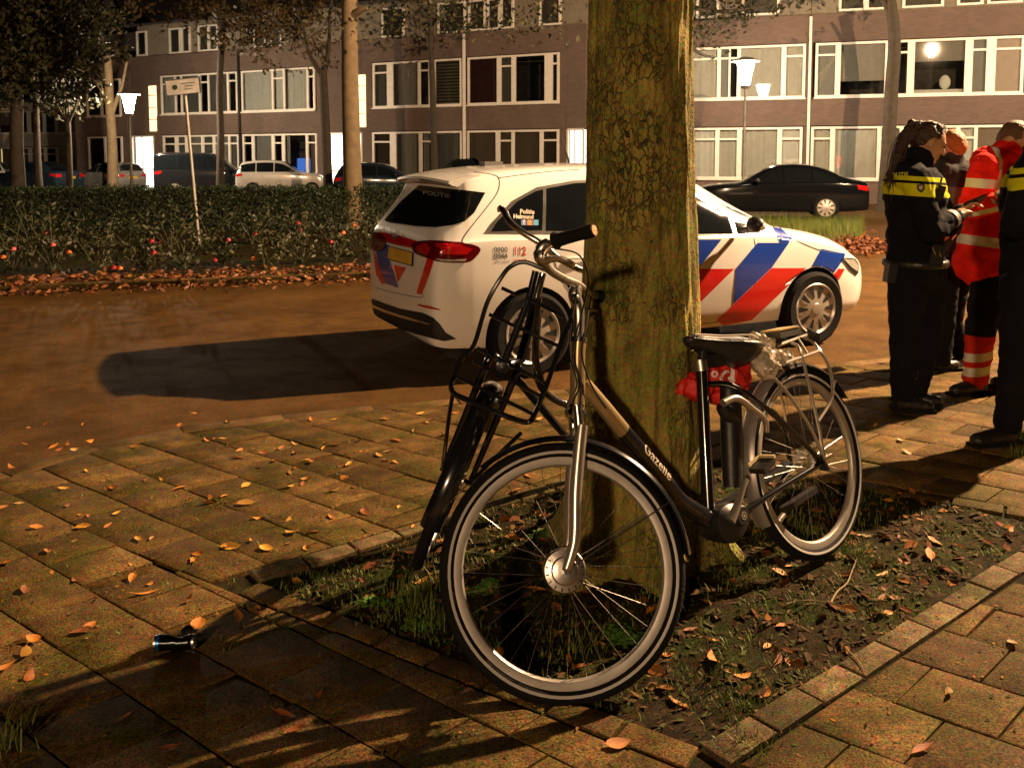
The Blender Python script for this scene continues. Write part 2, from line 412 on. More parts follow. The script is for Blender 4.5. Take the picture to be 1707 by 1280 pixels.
# ------------------------------------------------------------------ the near tree
BARK = mat('bark', (.22,.18,.03), .9, col2=(.42,.34,.075), scale=6, bump=0)
def _bark(m, vs=.22):
    N, L, b = nodes(m); src = b.inputs['Base Color'].links[0].from_socket
    tc = [n for n in N if n.type == 'TEX_COORD'][0]
    mp = N.new('ShaderNodeMapping'); mp.inputs['Scale'].default_value = (1,1,vs); L.new(tc.outputs['Object'], mp.inputs['Vector'])
    n1 = N.new('ShaderNodeTexNoise'); n1.inputs['Scale'].default_value = 26; n1.inputs['Detail'].default_value = 8; n1.inputs['Roughness'].default_value = .7; L.new(mp.outputs[0], n1.inputs['Vector'])
    r = N.new('ShaderNodeValToRGB'); r.color_ramp.elements[0].position = .33; r.color_ramp.elements[0].color = (.16,.13,.1,1); r.color_ramp.elements[1].position = .52; r.color_ramp.elements[1].color = (1,1,1,1)
    L.new(n1.outputs['Fac'], r.inputs[0])
    mu = N.new('ShaderNodeMix'); mu.data_type = 'RGBA'; mu.blend_type = 'MULTIPLY'; mu.inputs['Factor'].default_value = .8; L.new(src, mu.inputs['A']); L.new(r.outputs[0], mu.inputs['B'])
    # lenticels and knots: dark pits
    vo = N.new('ShaderNodeTexVoronoi'); vo.inputs['Scale'].default_value = 21
    dn = N.new('ShaderNodeTexNoise'); dn.inputs['Scale'].default_value = 30; dn.inputs['Detail'].default_value = 4; L.new(tc.outputs['Object'], dn.inputs['Vector'])
    dv = N.new('ShaderNodeVectorMath'); dv.operation = 'MULTIPLY_ADD'; dv.inputs[1].default_value = (.05,.05,.07); L.new(dn.outputs['Color'], dv.inputs[0]); L.new(tc.outputs['Object'], dv.inputs[2]); L.new(dv.outputs[0], vo.inputs['Vector'])
    n5 = N.new('ShaderNodeTexNoise'); n5.inputs['Scale'].default_value = 3.2; n5.inputs['Detail'].default_value = 6; L.new(tc.outputs['Object'], n5.inputs['Vector'])
    ms = N.new('ShaderNodeMath'); ms.operation = 'MULTIPLY'; ms.inputs[1].default_value = .9; L.new(n5.outputs['Fac'], ms.inputs[0])
    gt = N.new('ShaderNodeMath'); gt.operation = 'SUBTRACT'; gt.inputs[1].default_value = .34; L.new(ms.outputs[0], gt.inputs[0])
    lt = N.new('ShaderNodeMath'); lt.operation = 'LESS_THAN'; L.new(vo.outputs['Distance'], lt.inputs[0]); L.new(gt.outputs[0], lt.inputs[1])
    m3 = N.new('ShaderNodeMix'); m3.data_type = 'RGBA'; m3.inputs['B'].default_value = (.035,.03,.016,1); L.new(lt.outputs[0], m3.inputs['Factor']); L.new(mu.outputs['Result'], m3.inputs['A'])
    lt2 = N.new('ShaderNodeMath'); lt2.operation = 'MULTIPLY'; lt2.inputs[1].default_value = .85; L.new(lt.outputs[0], lt2.inputs[0]); L.new(lt2.outputs[0], m3.inputs['Factor'])
    # green algae and grey lichen
    n6 = N.new('ShaderNodeTexNoise'); n6.inputs['Scale'].default_value = 9; n6.inputs['Detail'].default_value = 6; L.new(tc.outputs['Object'], n6.inputs['Vector'])
    r6 = N.new('ShaderNodeMapRange'); r6.inputs['From Min'].default_value = .5; r6.inputs['From Max'].default_value = .7; r6.inputs['To Max'].default_value = .75; L.new(n6.outputs['Fac'], r6.inputs['Value'])
    m4 = N.new('ShaderNodeMix'); m4.data_type = 'RGBA'; m4.inputs['B'].default_value = (.20,.235,.03,1); L.new(r6.outputs[0], m4.inputs['Factor']); L.new(m3.outputs['Result'], m4.inputs['A'])
    mp2 = N.new('ShaderNodeMapping'); mp2.inputs['Scale'].default_value = (1,1,.42); L.new(dv.outputs[0], mp2.inputs['Vector'])
    ve = N.new('ShaderNodeTexVoronoi'); ve.feature = 'DISTANCE_TO_EDGE'; ve.inputs['Scale'].default_value = 40; L.new(mp2.outputs[0], ve.inputs['Vector'])
    re = N.new('ShaderNodeMapRange'); re.inputs['From Max'].default_value = .10; L.new(ve.outputs['Distance'], re.inputs['Value'])
    nm = N.new('ShaderNodeTexNoise'); nm.inputs['Scale'].default_value = 3.5; nm.inputs['Detail'].default_value = 5; L.new(tc.outputs['Object'], nm.inputs['Vector'])
    rm = N.new('ShaderNodeMapRange'); rm.inputs['From Min'].default_value = .47; rm.inputs['From Max'].default_value = .66; L.new(nm.outputs['Fac'], rm.inputs['Value'])
    inv = N.new('ShaderNodeMath'); inv.operation = 'SUBTRACT'; inv.inputs[0].default_value = 1; L.new(re.outputs[0], inv.inputs[1])
    ck = N.new('ShaderNodeMath'); ck.operation = 'MULTIPLY'; L.new(inv.outputs[0], ck.inputs[0]); L.new(rm.outputs[0], ck.inputs[1])
    ck2 = N.new('ShaderNodeMath'); ck2.operation = 'MULTIPLY'; ck2.inputs[1].default_value = .28; L.new(ck.outputs[0], ck2.inputs[0])
    m6 = N.new('ShaderNodeMix'); m6.data_type = 'RGBA'; m6.inputs['B'].default_value = (.06,.045,.016,1); L.new(ck2.outputs[0], m6.inputs['Factor']); L.new(m4.outputs['Result'], m6.inputs['A'])
    nf = N.new('ShaderNodeTexNoise'); nf.inputs['Scale'].default_value = 75; nf.inputs['Detail'].default_value = 4; L.new(tc.outputs['Object'], nf.inputs['Vector'])
    vf = N.new('ShaderNodeVectorMath'); vf.operation = 'MULTIPLY_ADD'; vf.inputs[1].default_value = (1.5,1.5,1.5); vf.inputs[2].default_value = (.25,.25,.25); L.new(nf.outputs['Color'], vf.inputs[0])
    vm2 = N.new('ShaderNodeVectorMath'); vm2.operation = 'MULTIPLY'; L.new(m6.outputs['Result'], vm2.inputs[0]); L.new(vf.outputs[0], vm2.inputs[1])
    L.new(vm2.outputs[0], b.inputs['Base Color'])
    bp = N.new('ShaderNodeBump'); bp.inputs['Strength'].default_value = 1.0; bp.inputs['Distance'].default_value = .03
    ad = N.new('ShaderNodeMath'); ad.operation = 'SUBTRACT'; L.new(n1.outputs['Fac'], ad.inputs[0]); L.new(lt2.outputs[0], ad.inputs[1])
    ad2 = N.new('ShaderNodeMath'); ad2.operation = 'SUBTRACT'; L.new(ad.outputs[0], ad2.inputs[0]); L.new(ck.outputs[0], ad2.inputs[1]); ad3 = N.new('ShaderNodeMath'); ad3.operation = 'MULTIPLY_ADD'; ad3.inputs[1].default_value = .5; L.new(nf.outputs['Fac'], ad3.inputs[0]); L.new(ad2.outputs[0], ad3.inputs[2]); L.new(ad3.outputs[0], bp.inputs['Height']); L.new(bp.outputs[0], b.inputs['Normal'])
_bark(BARK)
LEAFG = mat('crown_leaf', (.012,.016,.004), .7, col2=(.040,.036,.009), scale=1.2, rand=0)
LEAFO = mat('crown_leaf_autumn', (.03,.026,.006), .7, col2=(.10,.06,.015), scale=.9)
def leafquads(mb, c, n, spread, size, rnd, flat=0.0):
    c = V(c)
    for _ in range(n):
        d = V((rnd.gauss(0,1), rnd.gauss(0,1), rnd.gauss(0,1)))
        p = c + V((d.x*spread[0], d.y*spread[1], d.z*spread[2]))
        a = V((rnd.uniform(-1,1), rnd.uniform(-1,1), rnd.uniform(-1,1)*(1-flat))); a.normalize()
        b = a.cross(V((rnd.uniform(-1,1), rnd.uniform(-1,1), rnd.uniform(-1,1))));
        if b.length < .05: continue
        b.normalize(); s = size*rnd.uniform(.6,1.3)
        mb.add([p-a*s, p+b*s*.45, p+a*s, p-b*s*.45], [[0,1,2,3]])
def trunk_mesh(r0, h, flare, roots, seed, nz=90, nt=72, rough=.006, zc=.12):
    rn = random.Random(seed); ph = [rn.uniform(0,6.28) for _ in range(6)]; mb = MB(); vs = []; fs = []
    for i in range(nz+1):
        t = i/nz; z = -.06 + (h+.06)*(t**1.6)
        for k in range(nt):
            a = 2*math.pi*k/nt
            fl = flare*math.exp(-max(z,0)/zc); lob = .5+.5*math.sin(roots*a+ph[0]+.6*math.sin(2*a+ph[1]))
            r = r0*(1-.035*z) + fl*(.35+1.0*lob**1.6) + .012*math.sin(2*a+ph[2]+z*.8) + .008*math.sin(3*a+ph[3]-z*1.7)
            r -= .010*max(0, .35-abs(noise.noise(V((math.cos(a)*7+9, math.sin(a)*7, z*1.1)))) - .1)*2.2*(.5+noise.noise(V((math.cos(a)*3, math.sin(a)*3, z*2+4))))
            r += rough*noise.noise(V((math.cos(a)*5, math.sin(a)*5, z*1.6+seed)))*1.5 + rough*.8*noise.noise(V((math.cos(a)*16, math.sin(a)*16, z*5+seed)))
            vs.append((r*math.cos(a), r*math.sin(a), z))
    for i in range(nz):
        for k in range(nt):
            l = (k+1) % nt; fs.append([i*nt+k, i*nt+l, (i+1)*nt+l, (i+1)*nt+k])
    mb.add(vs, fs); return mb
t = thing('street_tree', 'thick mossy olive-brown tree trunk the bicycles lean against', 'tree', TREE)
mb = trunk_mesh(.200, 6.2, .17, 5, 3, nz=260, nt=170, zc=.26, rough=.011)
mb.build('trunk', BARK, t, smooth=180)
rn = random.Random(5)
lb = MB(); tips = []
for k in range(7):
    a = k*.9+.3; p0 = V((0,0,5.2+.15*k)); e = V((math.cos(a)*rn.uniform(1.6,2.6), math.sin(a)*rn.uniform(1.6,2.6), rn.uniform(7.2,9.2)))
    pts = spl([p0, p0.lerp(e,.4)+V((0,0,.35)), e], 5); lb.tube(pts, [.09,.03], 8); tips += pts[4:]
lb.build('limb', BARK, t)
cr = MB()
for p in tips:
    leafquads(cr, p, 26, (.55,.55,.45), .09, rn)
cr.build('crown', LEAFG, t, smooth=0)
# moss cushions on the roots
MOSS = mat('moss', (.025,.09,.004), .95, col2=(.09,.20,.012), scale=30, bump=1.0, bscale=160)
def mossmat():
    return MOSS
rn = random.Random(9)
for (px,py,rx,ry,rz) in ((1050,1048,.09,.055,.016),(1035,1040,.06,.05,.02),(1075,1052,.05,.04,.014),(985,905,.07,.05,.012),(800,966,.06,.04,.010),(815,960,.04,.04,.012),(900,885,.06,.05,.010),(640,985,.10,.05,.008),(700,1020,.07,.05,.008)):
    c = gr(px,py,.03); mb = MB()
    for _ in range(int(70*rx/.07)):
        a = rn.uniform(0,6.28); k = math.sqrt(rn.random()); q = V((math.cos(a)*rx*k, math.sin(a)*ry*k, 0)); w = c+q; s_ = rn.uniform(.006,.016)*(1.2-.6*k)
        mb.ell(V((q.x,q.y,soil_z(w)+rz*.5*(1-k*k))), (s_,s_,s_*rn.uniform(.5,.9)), 7, 5)
    mb.v = [tuple(V(v)+noise.noise_vector(V(v)*60)*.003) for v in mb.v]
    o = mb.build('moss', MOSS, None, smooth=180); o.location = (c.x,c.y,0); tag(o, 'green moss cushions at the foot of the trunk', kind='stuff')

# ------------------------------------------------------------------ fallen leaves
def leaf_mat(name, c1, c2):
    m = mat(name, c1, .5, col2=c2, scale=40, rand=.35, bump=.4, bscale=60); N, L, b = nodes(m)
    b.inputs['Subsurface Weight'].default_value = 0.0
    return m
LM = [leaf_mat('leaf_yellow', (.50,.24,.02), (.62,.34,.05)), leaf_mat('leaf_orange', (.42,.14,.012), (.55,.22,.03)), leaf_mat('leaf_brown', (.20,.06,.012), (.33,.10,.02)), leaf_mat('leaf_tan', (.40,.22,.07), (.55,.34,.12))]
def leaf_mesh(i):
    rn = random.Random(100+i); mb = MB(); L, W = 1.0, rn.uniform(.36,.5); cu = rn.uniform(.1,.9); fo = rn.uniform(-.1,.55); nx, ny = 7, 2; vs = []; fs = []
    tw = rn.uniform(-.5,.5); sb = rn.uniform(-.12,.12)
    for a in range(nx+1):
        t = a/nx; w = W*(math.sin(math.pi*min(1,t**.8*1.02))**.75)*.5+.004; z = cu*.32*(t-.45)**2*2.2
        for k in range(-ny, ny+1):
            s = k/ny; y = s*w; zz = z+fo*abs(s)**1.3*w+tw*s*w*t+.03*noise.noise(V((t*5,s*3,i)))
            vs.append((t-.5+0*s, y+sb*math.sin(t*3), zz))
    m = 2*ny+1
    for a in range(nx):
        for k in range(m-1): fs.append([a*m+k, (a+1)*m+k, (a+1)*m+k+1, a*m+k+1])
    mb.add(vs, fs)
    mb.tube([(-.5,0,cu*.14),(-.62,.02,cu*.2),(-.72,.06,cu*.2)], .012, 5)
    mb.v = [(x,y,z-min(q[2] for q in mb.v)) for x,y,z in mb.v]
    return mb
LEAVES = [[leaf_mesh(i).mesh('leaf', m, 180) for i in range(7)] for m in LM]
def fallen(px, py, size, kind, label, group, z=0.0, p=None, rnd=RD):
    p = p or gr(px, py, z)
    o = link('fallen_leaf', LEAVES[kind][rnd.randrange(7)], None, (p.x, p.y, p.z+.003))
    o.rotation_euler = (rnd.uniform(-.3,.3), rnd.uniform(-.25,.25), rnd.uniform(0,6.28)); s = size; o.scale = (s*rnd.uniform(.8,1.2),s*rnd.uniform(.75,1.15),s)
    if group == 'leaves on the slabs':
        q = p-CAMP; w = q.dot(FW); x, y = 853.5+FPX*q.x/w, YPP-FPX*q.dot(UP)/w
        where = 'along the road kerb' if y < 760 and x < 700 else 'right of the front wheel' if x > 1000 else 'in the tree shadow at the bottom' if y > 1130 else 'around the drink can' if y > 940 and x < 520 else 'at the left edge' if x < 200 else 'before the black front wheel' if x > 560 else 'on the open middle of the footway'
        label = label.replace('lying on the concrete slabs', 'on slabs '+where)
    elif group == 'leaves in the tree pit':
        q = p-CAMP; w = q.dot(FW); x, y = 853.5+FPX*q.x/w, YPP-FPX*q.dot(UP)/w
        where = 'inside the front wheel outline' if 740 < x < 1130 and y < 1150 else 'left of the front wheel' if x <= 740 else 'behind the rear wheel' if x > 1440 else 'beneath the bicycle frame' if y < 1000 else 'near the right edging bricks'
        label = label.replace('on the dark soil of the tree pit', 'on pit soil '+where)
    tag(o, label, 'leaf', group)
LG = ['yellow fallen leaf lying on the concrete slabs', 'orange curled fallen leaf lying on the concrete slabs', 'dark brown fallen leaf lying on the concrete slabs', 'pale tan fallen leaf lying on the concrete slabs']
rn = random.Random(21)
# leaves read off the photograph: pixel, kind
spots = [(325,935,0),(138,880,0),(312,1003,1),(395,1028,1),(243,990,1),(150,1045,1),(40,1092,0),(135,1055,2),(55,1068,1),(205,1200,2),(277,1252,2),(80,920,1),(220,965,1),(385,912,0),(445,915,0),(513,915,0),(232,900,0),(332,925,1),(410,810,0),(480,812,0),(345,840,1),(350,832,1),(300,815,1),(190,815,1),(410,840,0),(575,800,1),(520,770,1),(430,780,1),(455,770,1),(470,748,1),(490,757,1),(560,742,1),(540,748,0),(630,760,0),(580,775,0),(555,820,0),(610,855,2),(480,868,0),(485,890,0),(520,890,1),(600,735,0),(345,735,1),(300,710,1),(380,705,1),(225,745,1),(90,745,1),(20,780,1),(110,745,1),(150,738,1),(100,752,2),(60,880,1),(0,850,1),(10,940,1),(40,985,2),(8,1115,1),(52,1130,2),(475,1195,2),(525,1168,2),(490,1220,2),(330,1045,1),(430,1020,1),(440,755,2),(510,800,0),(400,752,1),(395,765,1),(560,700,0),(700,690,0),(690,720,0),(660,735,1),(740,725,0),(800,700,1),(1580,1158,3),(1030,1240,1),(1540,1250,2),(1690,1075,3),(900,700,1),(860,820,1),(905,860,1),(880,795,1),(1460,710,0),(1500,735,3),(1410,672,0),(1510,755,3),(760,690,1),(840,700,0),(640,700,0),(520,700,1)]
for px,py,k in spots:
    p = gr(px,py); fallen(px, py, rn.uniform(.055,.078)*(1 if py > 780 else .9), k, LG[k], 'leaves on the slabs', rnd=rn)
for _ in range(70):
    px, py = rn.uniform(0,960), rn.uniform(690,1000); p = gr(px,py)
    if (p-pc).dot(PN[3]) > -.0 and p.y < 3.2 and p.x > -.9: continue
    k = rn.choice((0,1,1,2,3)); fallen(px,py, rn.uniform(.028,.05), k, LG[k], 'leaves on the slabs', rnd=rn)
LS = ['yellow fallen leaf on the dark soil of the tree pit', 'orange fallen leaf on the dark soil of the tree pit', 'dry brown fallen leaf on the dark soil of the tree pit', 'pale tan fallen leaf on the dark soil of the tree pit']
pit = [(1085,1030,1),(1275,1152,1),(1130,1165,1),(1190,1105,1),(1215,1118,3),(1235,1122,1),(1310,965,2),(1300,955,3),(1550,928,1),(1470,955,3),(1480,1020,1),(1440,890,3),(1255,890,1),(950,1100,1),(960,1110,1),(935,1055,1),(1000,1075,1),(770,985,1),(790,1070,2),(765,980,0),(705,965,1),(650,990,1),(660,1075,1),(1110,1145,1),(1360,850,1),(1500,820,1),(1480,830,1),(1540,850,2),(1560,900,1),(1600,905,1),(1470,850,0),(1520,820,1),(1430,850,1),(1390,900,0),(1395,850,1)]
for px,py,k in pit:
    p = gr(px,py); p.z = soil_z(p); fallen(px,py, rn.uniform(.05,.075), k, LS[k], 'leaves in the tree pit', p=p, rnd=rn)
for _ in range(95):
    u, v = rn.uniform(.05,.95), rn.uniform(.1,.95); p = (PIT[0]*(1-u)+PIT[1]*u)*(1-v)+(PIT[3]*(1-u)+PIT[2]*u)*v; p.z = soil_z(p)
    if (p-TREE).length < .3: continue
    k = rn.choice((1,2,2,3)); fallen(0,0, rn.uniform(.03,.06), k, LS[k], 'leaves in the tree pit', p=p, rnd=rn)
# litter of crumbled leaf and twig bits on the soil: uncountable
mb = MB(); rn = random.Random(4)
for _ in range(5200):
    u, v = rn.random(), rn.random(); p = (PIT[0]*(1-u)+PIT[1]*u)*(1-v)+(PIT[3]*(1-u)+PIT[2]*u)*v; z = soil_z(p)+.004
    a = rn.uniform(0,6.28); L = rn.uniform(.005,.028); d = V((math.cos(a),math.sin(a),rn.uniform(-.3,.6)))*L; w = V((-d.y,d.x,rn.uniform(-.01,.01)))*rn.uniform(.15,.5)
    q = V((p.x,p.y,z)); mb.cur = rn.choice((0,0,0,1,2,2)); sk = rn.uniform(-.8,.8); mb.add([q-d,q-d*.2-w,q+d*(.6+.4*rn.random())-w*sk,q+d*.3+w],[[0,1,2,3]])
LB = []
for _ in range(420):   # matted old leaves towards the right of the pit
    u, v = rn.random(), rn.random(); p = (PIT[0]*(1-u)+PIT[1]*u)*(1-v)+(PIT[3]*(1-u)+PIT[2]*u)*v
    if rn.random() > .25+.75*v*u*1.6 or (p-TREE).length < .33: continue
    z = soil_z(p)+.006; a = rn.uniform(0,6.28); l = rn.uniform(.018,.034); d = V((math.cos(a),math.sin(a),rn.uniform(-.25,.25)))*l; w = V((-d.y,d.x,0))*rn.uniform(.35,.55)+V((0,0,rn.uniform(-.008,.012))); q = V((p.x,p.y,z)); mb.cur = rn.choice((0,3,3,4))
    mb.add([q-d,q-d*.4-w,q+d*.4-w*.9,q+d,q+d*.3+w+V((0,0,.006)),q-d*.4+w*.9],[[0,1,2,3],[0,3,4,5]])
tag(mb.build('leaf_litter', [mat('litter_brown',(.05,.026,.009),.9,spec=.2), mat('litter_tan',(.12,.072,.022),.9,spec=.2), mat('litter_olive',(.045,.055,.01),.9,spec=.2), mat('litter_russet',(.11,.032,.008),.85,spec=.2), mat('litter_amber',(.20,.075,.012),.85,spec=.2)], smooth=0), 'crumbled leaf and bark litter over the pit soil', kind='stuff')
mb = MB(); rn = random.Random(41)   # crumbs, grit and leaf scraps on the slabs
for _ in range(4200):
    p = gr(rn.uniform(-40,1740), rn.triangular(660,1290,760))
    kk = min(range(len(KIN)), key=lambda k: (p-KP[k]).length+(p-KP[k+1]).length-(KP[k]-KP[k+1]).length)
    if p.y < 1.2 or (p-KIN[kk][0]).dot(KIN[kk][1]) < 0 or all((p-PIT[k]).dot(PN[k]) > 0 for k in range(4)): continue
    if noise.noise(V((p.x*3,p.y*3,2))) < rn.uniform(-.5,.35): continue
    a = rn.uniform(0,6.28); L_ = rn.uniform(.002,.010); d = V((math.cos(a),math.sin(a),rn.uniform(-.2,.4)))*L_; w = V((-d.y,d.x,rn.uniform(-.001,.001)))*rn.uniform(.2,.7); q = V((p.x,p.y,.004))
    mb.cur = rn.choice((0,0,1,2,3)); mb.add([q-d,q-w,q+d,q+w*.8],[[0,1,2,3]])
tag(mb.build('grit', [mat('grit_dark',(.025,.016,.007),.9,spec=.1), mat('grit_tan',(.20,.12,.045),.9,spec=.1), mat('grit_moss',(.06,.075,.012),.9,spec=.1), mat('grit_orange',(.30,.11,.015),.8,spec=.1)], smooth=0), 'grit and leaf crumbs scattered over the slabs', kind='stuff')
# grass
GRASS = mat('grass_blade', (.05,.10,.008), .6, col2=(.16,.19,.025), scale=3)
def blades(mb, c, n, spread, h, rn, lean=.5):
    for _ in range(n):
        p = V((c[0]+rn.gauss(0,spread), c[1]+rn.gauss(0,spread), c[2])); a = rn.uniform(0,6.28); L = h*rn.uniform(.5,1.3); ln = rn.uniform(.1,lean)
        d = V((math.cos(a)*ln, math.sin(a)*ln, 1)).normalized(); w = V((-math.sin(a), math.cos(a), 0))*rn.uniform(.0012,.0025)
        m = p+d*L*.55; e = p+d*L+V((math.cos(a),math.sin(a),-.4))*L*.28*rn.random()
        mb.add([p-w,p+w,m+w*.8,m-w*.8,e],[[0,1,2,3],[3,2,4]])
mb = MB(); rn = random.Random(2)
for (px,py,n,s,h) in ((1250,1240,120,.035,.06),(1240,1175,160,.05,.03),(1360,1110,90,.06,.025),(700,985,150,.06,.06),(600,960,260,.09,.02),(540,970,160,.06,.018),(720,1030,140,.05,.05),(640,1010,160,.08,.02),(1400,900,160,.09,.05),(1330,900,160,.09,.05),(1440,930,120,.06,.04),(1230,960,140,.06,.03),(1300,1000,150,.08,.03),(1690,730,140,.05,.06),(1700,760,100,.05,.07),(20,1240,50,.03,.1),(1290,860,140,.08,.05),(1420,860,100,.07,.04),(1150,1130,100,.06,.025),(900,860,120,.09,.025),(1060,1150,100,.06,.02),(880,1110,90,.06,.02),(690,1010,60,.05,.09),(960,1080,60,.05,.05),(820,880,160,.09,.02)):
    c = gr(px,py); blades(mb, (c.x,c.y,soil_z(c)), n, s, h, rn)
for _ in range(420):   # short grass over the pit
    u, v = rn.random(), rn.random(); c = (PIT[0]*(1-u)+PIT[1]*u)*(1-v)+(PIT[3]*(1-u)+PIT[2]*u)*v
    if noise.noise(V((c.x*2.5,c.y*2.5,7))) > -.05: blades(mb, (c.x,c.y,soil_z(c)), 14, .03, .028, rn, .9)
for _ in range(150):   # weeds in the joints
    p = V((rn.uniform(-2,.2), rn.uniform(2.6,4.8), -.004)); blades(mb, p, 5, .015, .018, rn, .9)
tag(mb.build('grass', GRASS, smooth=0), 'sparse grass and weeds in the pit and slab joints', kind='stuff')
# twigs
TW = mat('twig', (.20,.14,.07), .8)
for i,(pts,r) in enumerate(((((1385,1008),(1395,990),(1412,975),(1420,955),(1428,935)),.004),(((1310,1010),(1345,1005),(1385,1008)),.003),(((1410,1085),(1430,1105),(1440,1120)),.003),(((440,860),(450,868),(470,872),(490,868)),.003),(((608,880),(615,886),(635,888),(650,885)),.003))):
    q = [gr(*p)+V((0,0,max(soil_z(gr(*p)),0)+.008)) for p in pts]; c = q[0].copy()
    o = MB().tube(spl([x-c for x in q],4), [r,r*.5], 6).build('twig', TW); o.location = c
    tag(o, ['pale forked twig lying on the soil near the rear wheel','thin bent twig on the soil left of the pale twig','short twig beside the pit edging bricks','curved dark twig on the slabs at centre left','dark hooked twig on the slabs left of the pit'][i], 'twig')
# crushed drink can
c = gr(292,1082); t = thing('drink_can', 'crushed dark drink can with blue mark lying on the slabs', 'can', (c.x,c.y,0), rad(4))
CANM = mat('can_paint', (.02,.025,.03), .22, .85, var=.3, scale=14); 
rings = []
for i in range(25):
    u = i/24; x = (u-.5)*.112; r = .0235 if .06 < u < .94 else .021; dent = .45*math.exp(-((u-.62)/.2)**2)
    ring = []
    for k in range(28):
        a = 2*math.pi*k/28; rr = r*(1-dent*max(0,math.sin(a+.5))**1.5)*(1+.05*noise.noise(V((u*9,a*2,0))))
        ring.append(V((x, rr*math.cos(a), .0235+rr*math.sin(a))))
    rings.append(ring)
mb = MB(); mb.loft(rings); mb.build('can_body', CANM, t)
mb = MB(); mb.lathe([(.0,.0),(.019,0),(.0205,.003),(.0225,.003),(.0225,-.003),(.0205,-.003)], (.057,0,.0235), 'x', 28); mb.lathe([(.0225,-.002),(.0225,.004),(.02,.004),(.018,0),(0,0)], (-.057,0,.0235), 'x', 28); mb.build('can_rim', ALU, t)
MB().lathe([(.0246,-.004),(.0246,.004)], (-.047,0,.0235), 'x', 28).build('blue_band', mat('can_blue',(.02,.16,.5),.3,.6), t)
# ------------------------------------------------------------------ bicycles
def bike_matrix(x, y, hd, lean):
    hd, lean = rad(hd), rad(lean)
    f = V((math.cos(hd), math.sin(hd), 0)); l = V((-math.sin(hd), math.cos(hd), 0)); u = V((0,0,1))
    l2 = l*math.cos(lean)+u*math.sin(lean); u2 = u*math.cos(lean)-l*math.sin(lean)
    m = Matrix((f, l2, u2)).transposed().to_4x4(); m.translation = V((x, y, 0)); return m
BRASSY = mat('champagne_paint', (.50,.38,.20), .28, .7, var=.06, coat=.5)
SILVERP = mat('silver_paint', (.50,.46,.42), .3, .8, var=.1, coat=.3)
RIMM = mat('rim_alloy', (.40,.375,.345), .45, .6, var=.1, scale=18)
REFL = mat('reflex_stripe', (.46,.45,.43), .4, 0, var=.05)
SPOKE = mat('spoke_steel', (.17,.16,.145), .35, 1.0)
LEATHER = mat('saddle_skin', (.012,.012,.013), .33, bump=.3, bscale=140)
GREYSK = mat('saddle_grey', (.16,.15,.14), .5, bump=.3, bscale=120)
PIPE = mat('saddle_piping', (.55,.5,.44), .5)
LETTER = mat('lettering_pale', (.42,.37,.29), .5)
FENDL = mat('mudguard_grey', (.34,.31,.29), .35, .5)
def bwheel(parent, M, R, seed=0, fat=.0235, refl=True, nsp=32, drum=True, hubr=.026):
    """wheel in the x-z plane of matrix M (axle = y)"""
    e = bpy.data.objects.new('wheel', None); COL.objects.link(e); e.parent = parent; e.matrix_local = M
    n = 72; Rt = R-fat
    ty = MB(); ty.lathe([(Rt+fat*math.cos(a), fat*.95*math.sin(a)) for a in [2*math.pi*i/14 for i in range(14)]], ax='y', n=n, closed=True); ty.build('tyre', RUBBER, e)
    if refl:
        mb = MB()
        for s in (1,-1): mb.lathe([(Rt+fat*math.cos(a), s*(fat*.95*math.sin(a)+.0012)) for a in (1.95,1.75,1.6)], ax='y', n=n)
        mb.build('reflective_stripe', REFL, e)
    Rr = R-2*fat; pr = [(Rr+.008,.013),(Rr-.006,.0135),(Rr-.017,.011),(Rr-.022,.004),(Rr-.022,-.004),(Rr-.017,-.011),(Rr-.006,-.0135),(Rr+.008,-.013)]
    MB().lathe(pr, ax='y', n=n, closed=True).build('rim', RIMM, e)
    mb = MB()
    for i in range(nsp):
        a = 2*math.pi*i/nsp; s = 1 if i % 2 else -1; b = a + (.55 if (i//2) % 2 else -.55)
        mb.tube([((Rr-.02)*math.cos(a), s*.003, (Rr-.02)*math.sin(a)), (hubr*math.cos(b), s*.027, hubr*math.sin(b))], .0009, 4)
    mb.build('spokes', SPOKE, e, smooth=0)
    hb = MB(); hb.lathe([(0,.05),(.009,.05),(.009,.034),(hubr+.006,.032),(hubr+.006,.026),(.017,.022),(.017,-.022),(hubr+.006,-.026),(hubr+.006,-.032),(.009,-.034),(.009,-.05),(0,-.05)], ax='y', n=28)
    hb.build('hub', ALU, e)
    if drum:
        d = MB(); d.lathe([(0,.046),(.022,.046),(.036,.043),(.040,.036),(.058,.033),(.062,.028),(.062,.012),(.03,.01)], ax='y', n=40); d.build('brake_drum', ALU, e)
        sl = MB()
        for k in range(16):
            a = 2*math.pi*k/16
            if 1.1 < a < 2.3: continue
            sl.bar((.047*math.cos(a),.0352,.047*math.sin(a)), (.0565*math.cos(a),.0338,.0565*math.sin(a)), .0035, .002, (0,1,0))
        sl.build('vent_slots', BLACK, e, smooth=0)
    return e
def fender(mb, c, R, a0, a1, w, n=30, M=None):
    """curved mudguard strip in the x-z plane round c"""
    vs = []; fs = []; m = 7
    for i in range(n+1):
        a = a0+(a1-a0)*i/n
        for k in range(m):
            s = -1+2*k/(m-1); r = R - .014*s*s*abs(s); vs.append(V((c[0]+r*math.cos(a), c[1]+s*w/2, c[2]+r*math.sin(a))))
    for i in range(n):
        for k in range(m-1): fs.append([i*m+k, i*m+k+1, (i+1)*m+k+1, (i+1)*m+k])
    vs2 = [v + (V((c[0],v.y,c[2]))-v).normalized()*.0025 for v in vs]; o = len(vs)
    fs2 = [[j+o for j in reversed(f)] for f in fs]
    mb.add([(M @ v) if M else v for v in vs+vs2], fs+fs2)

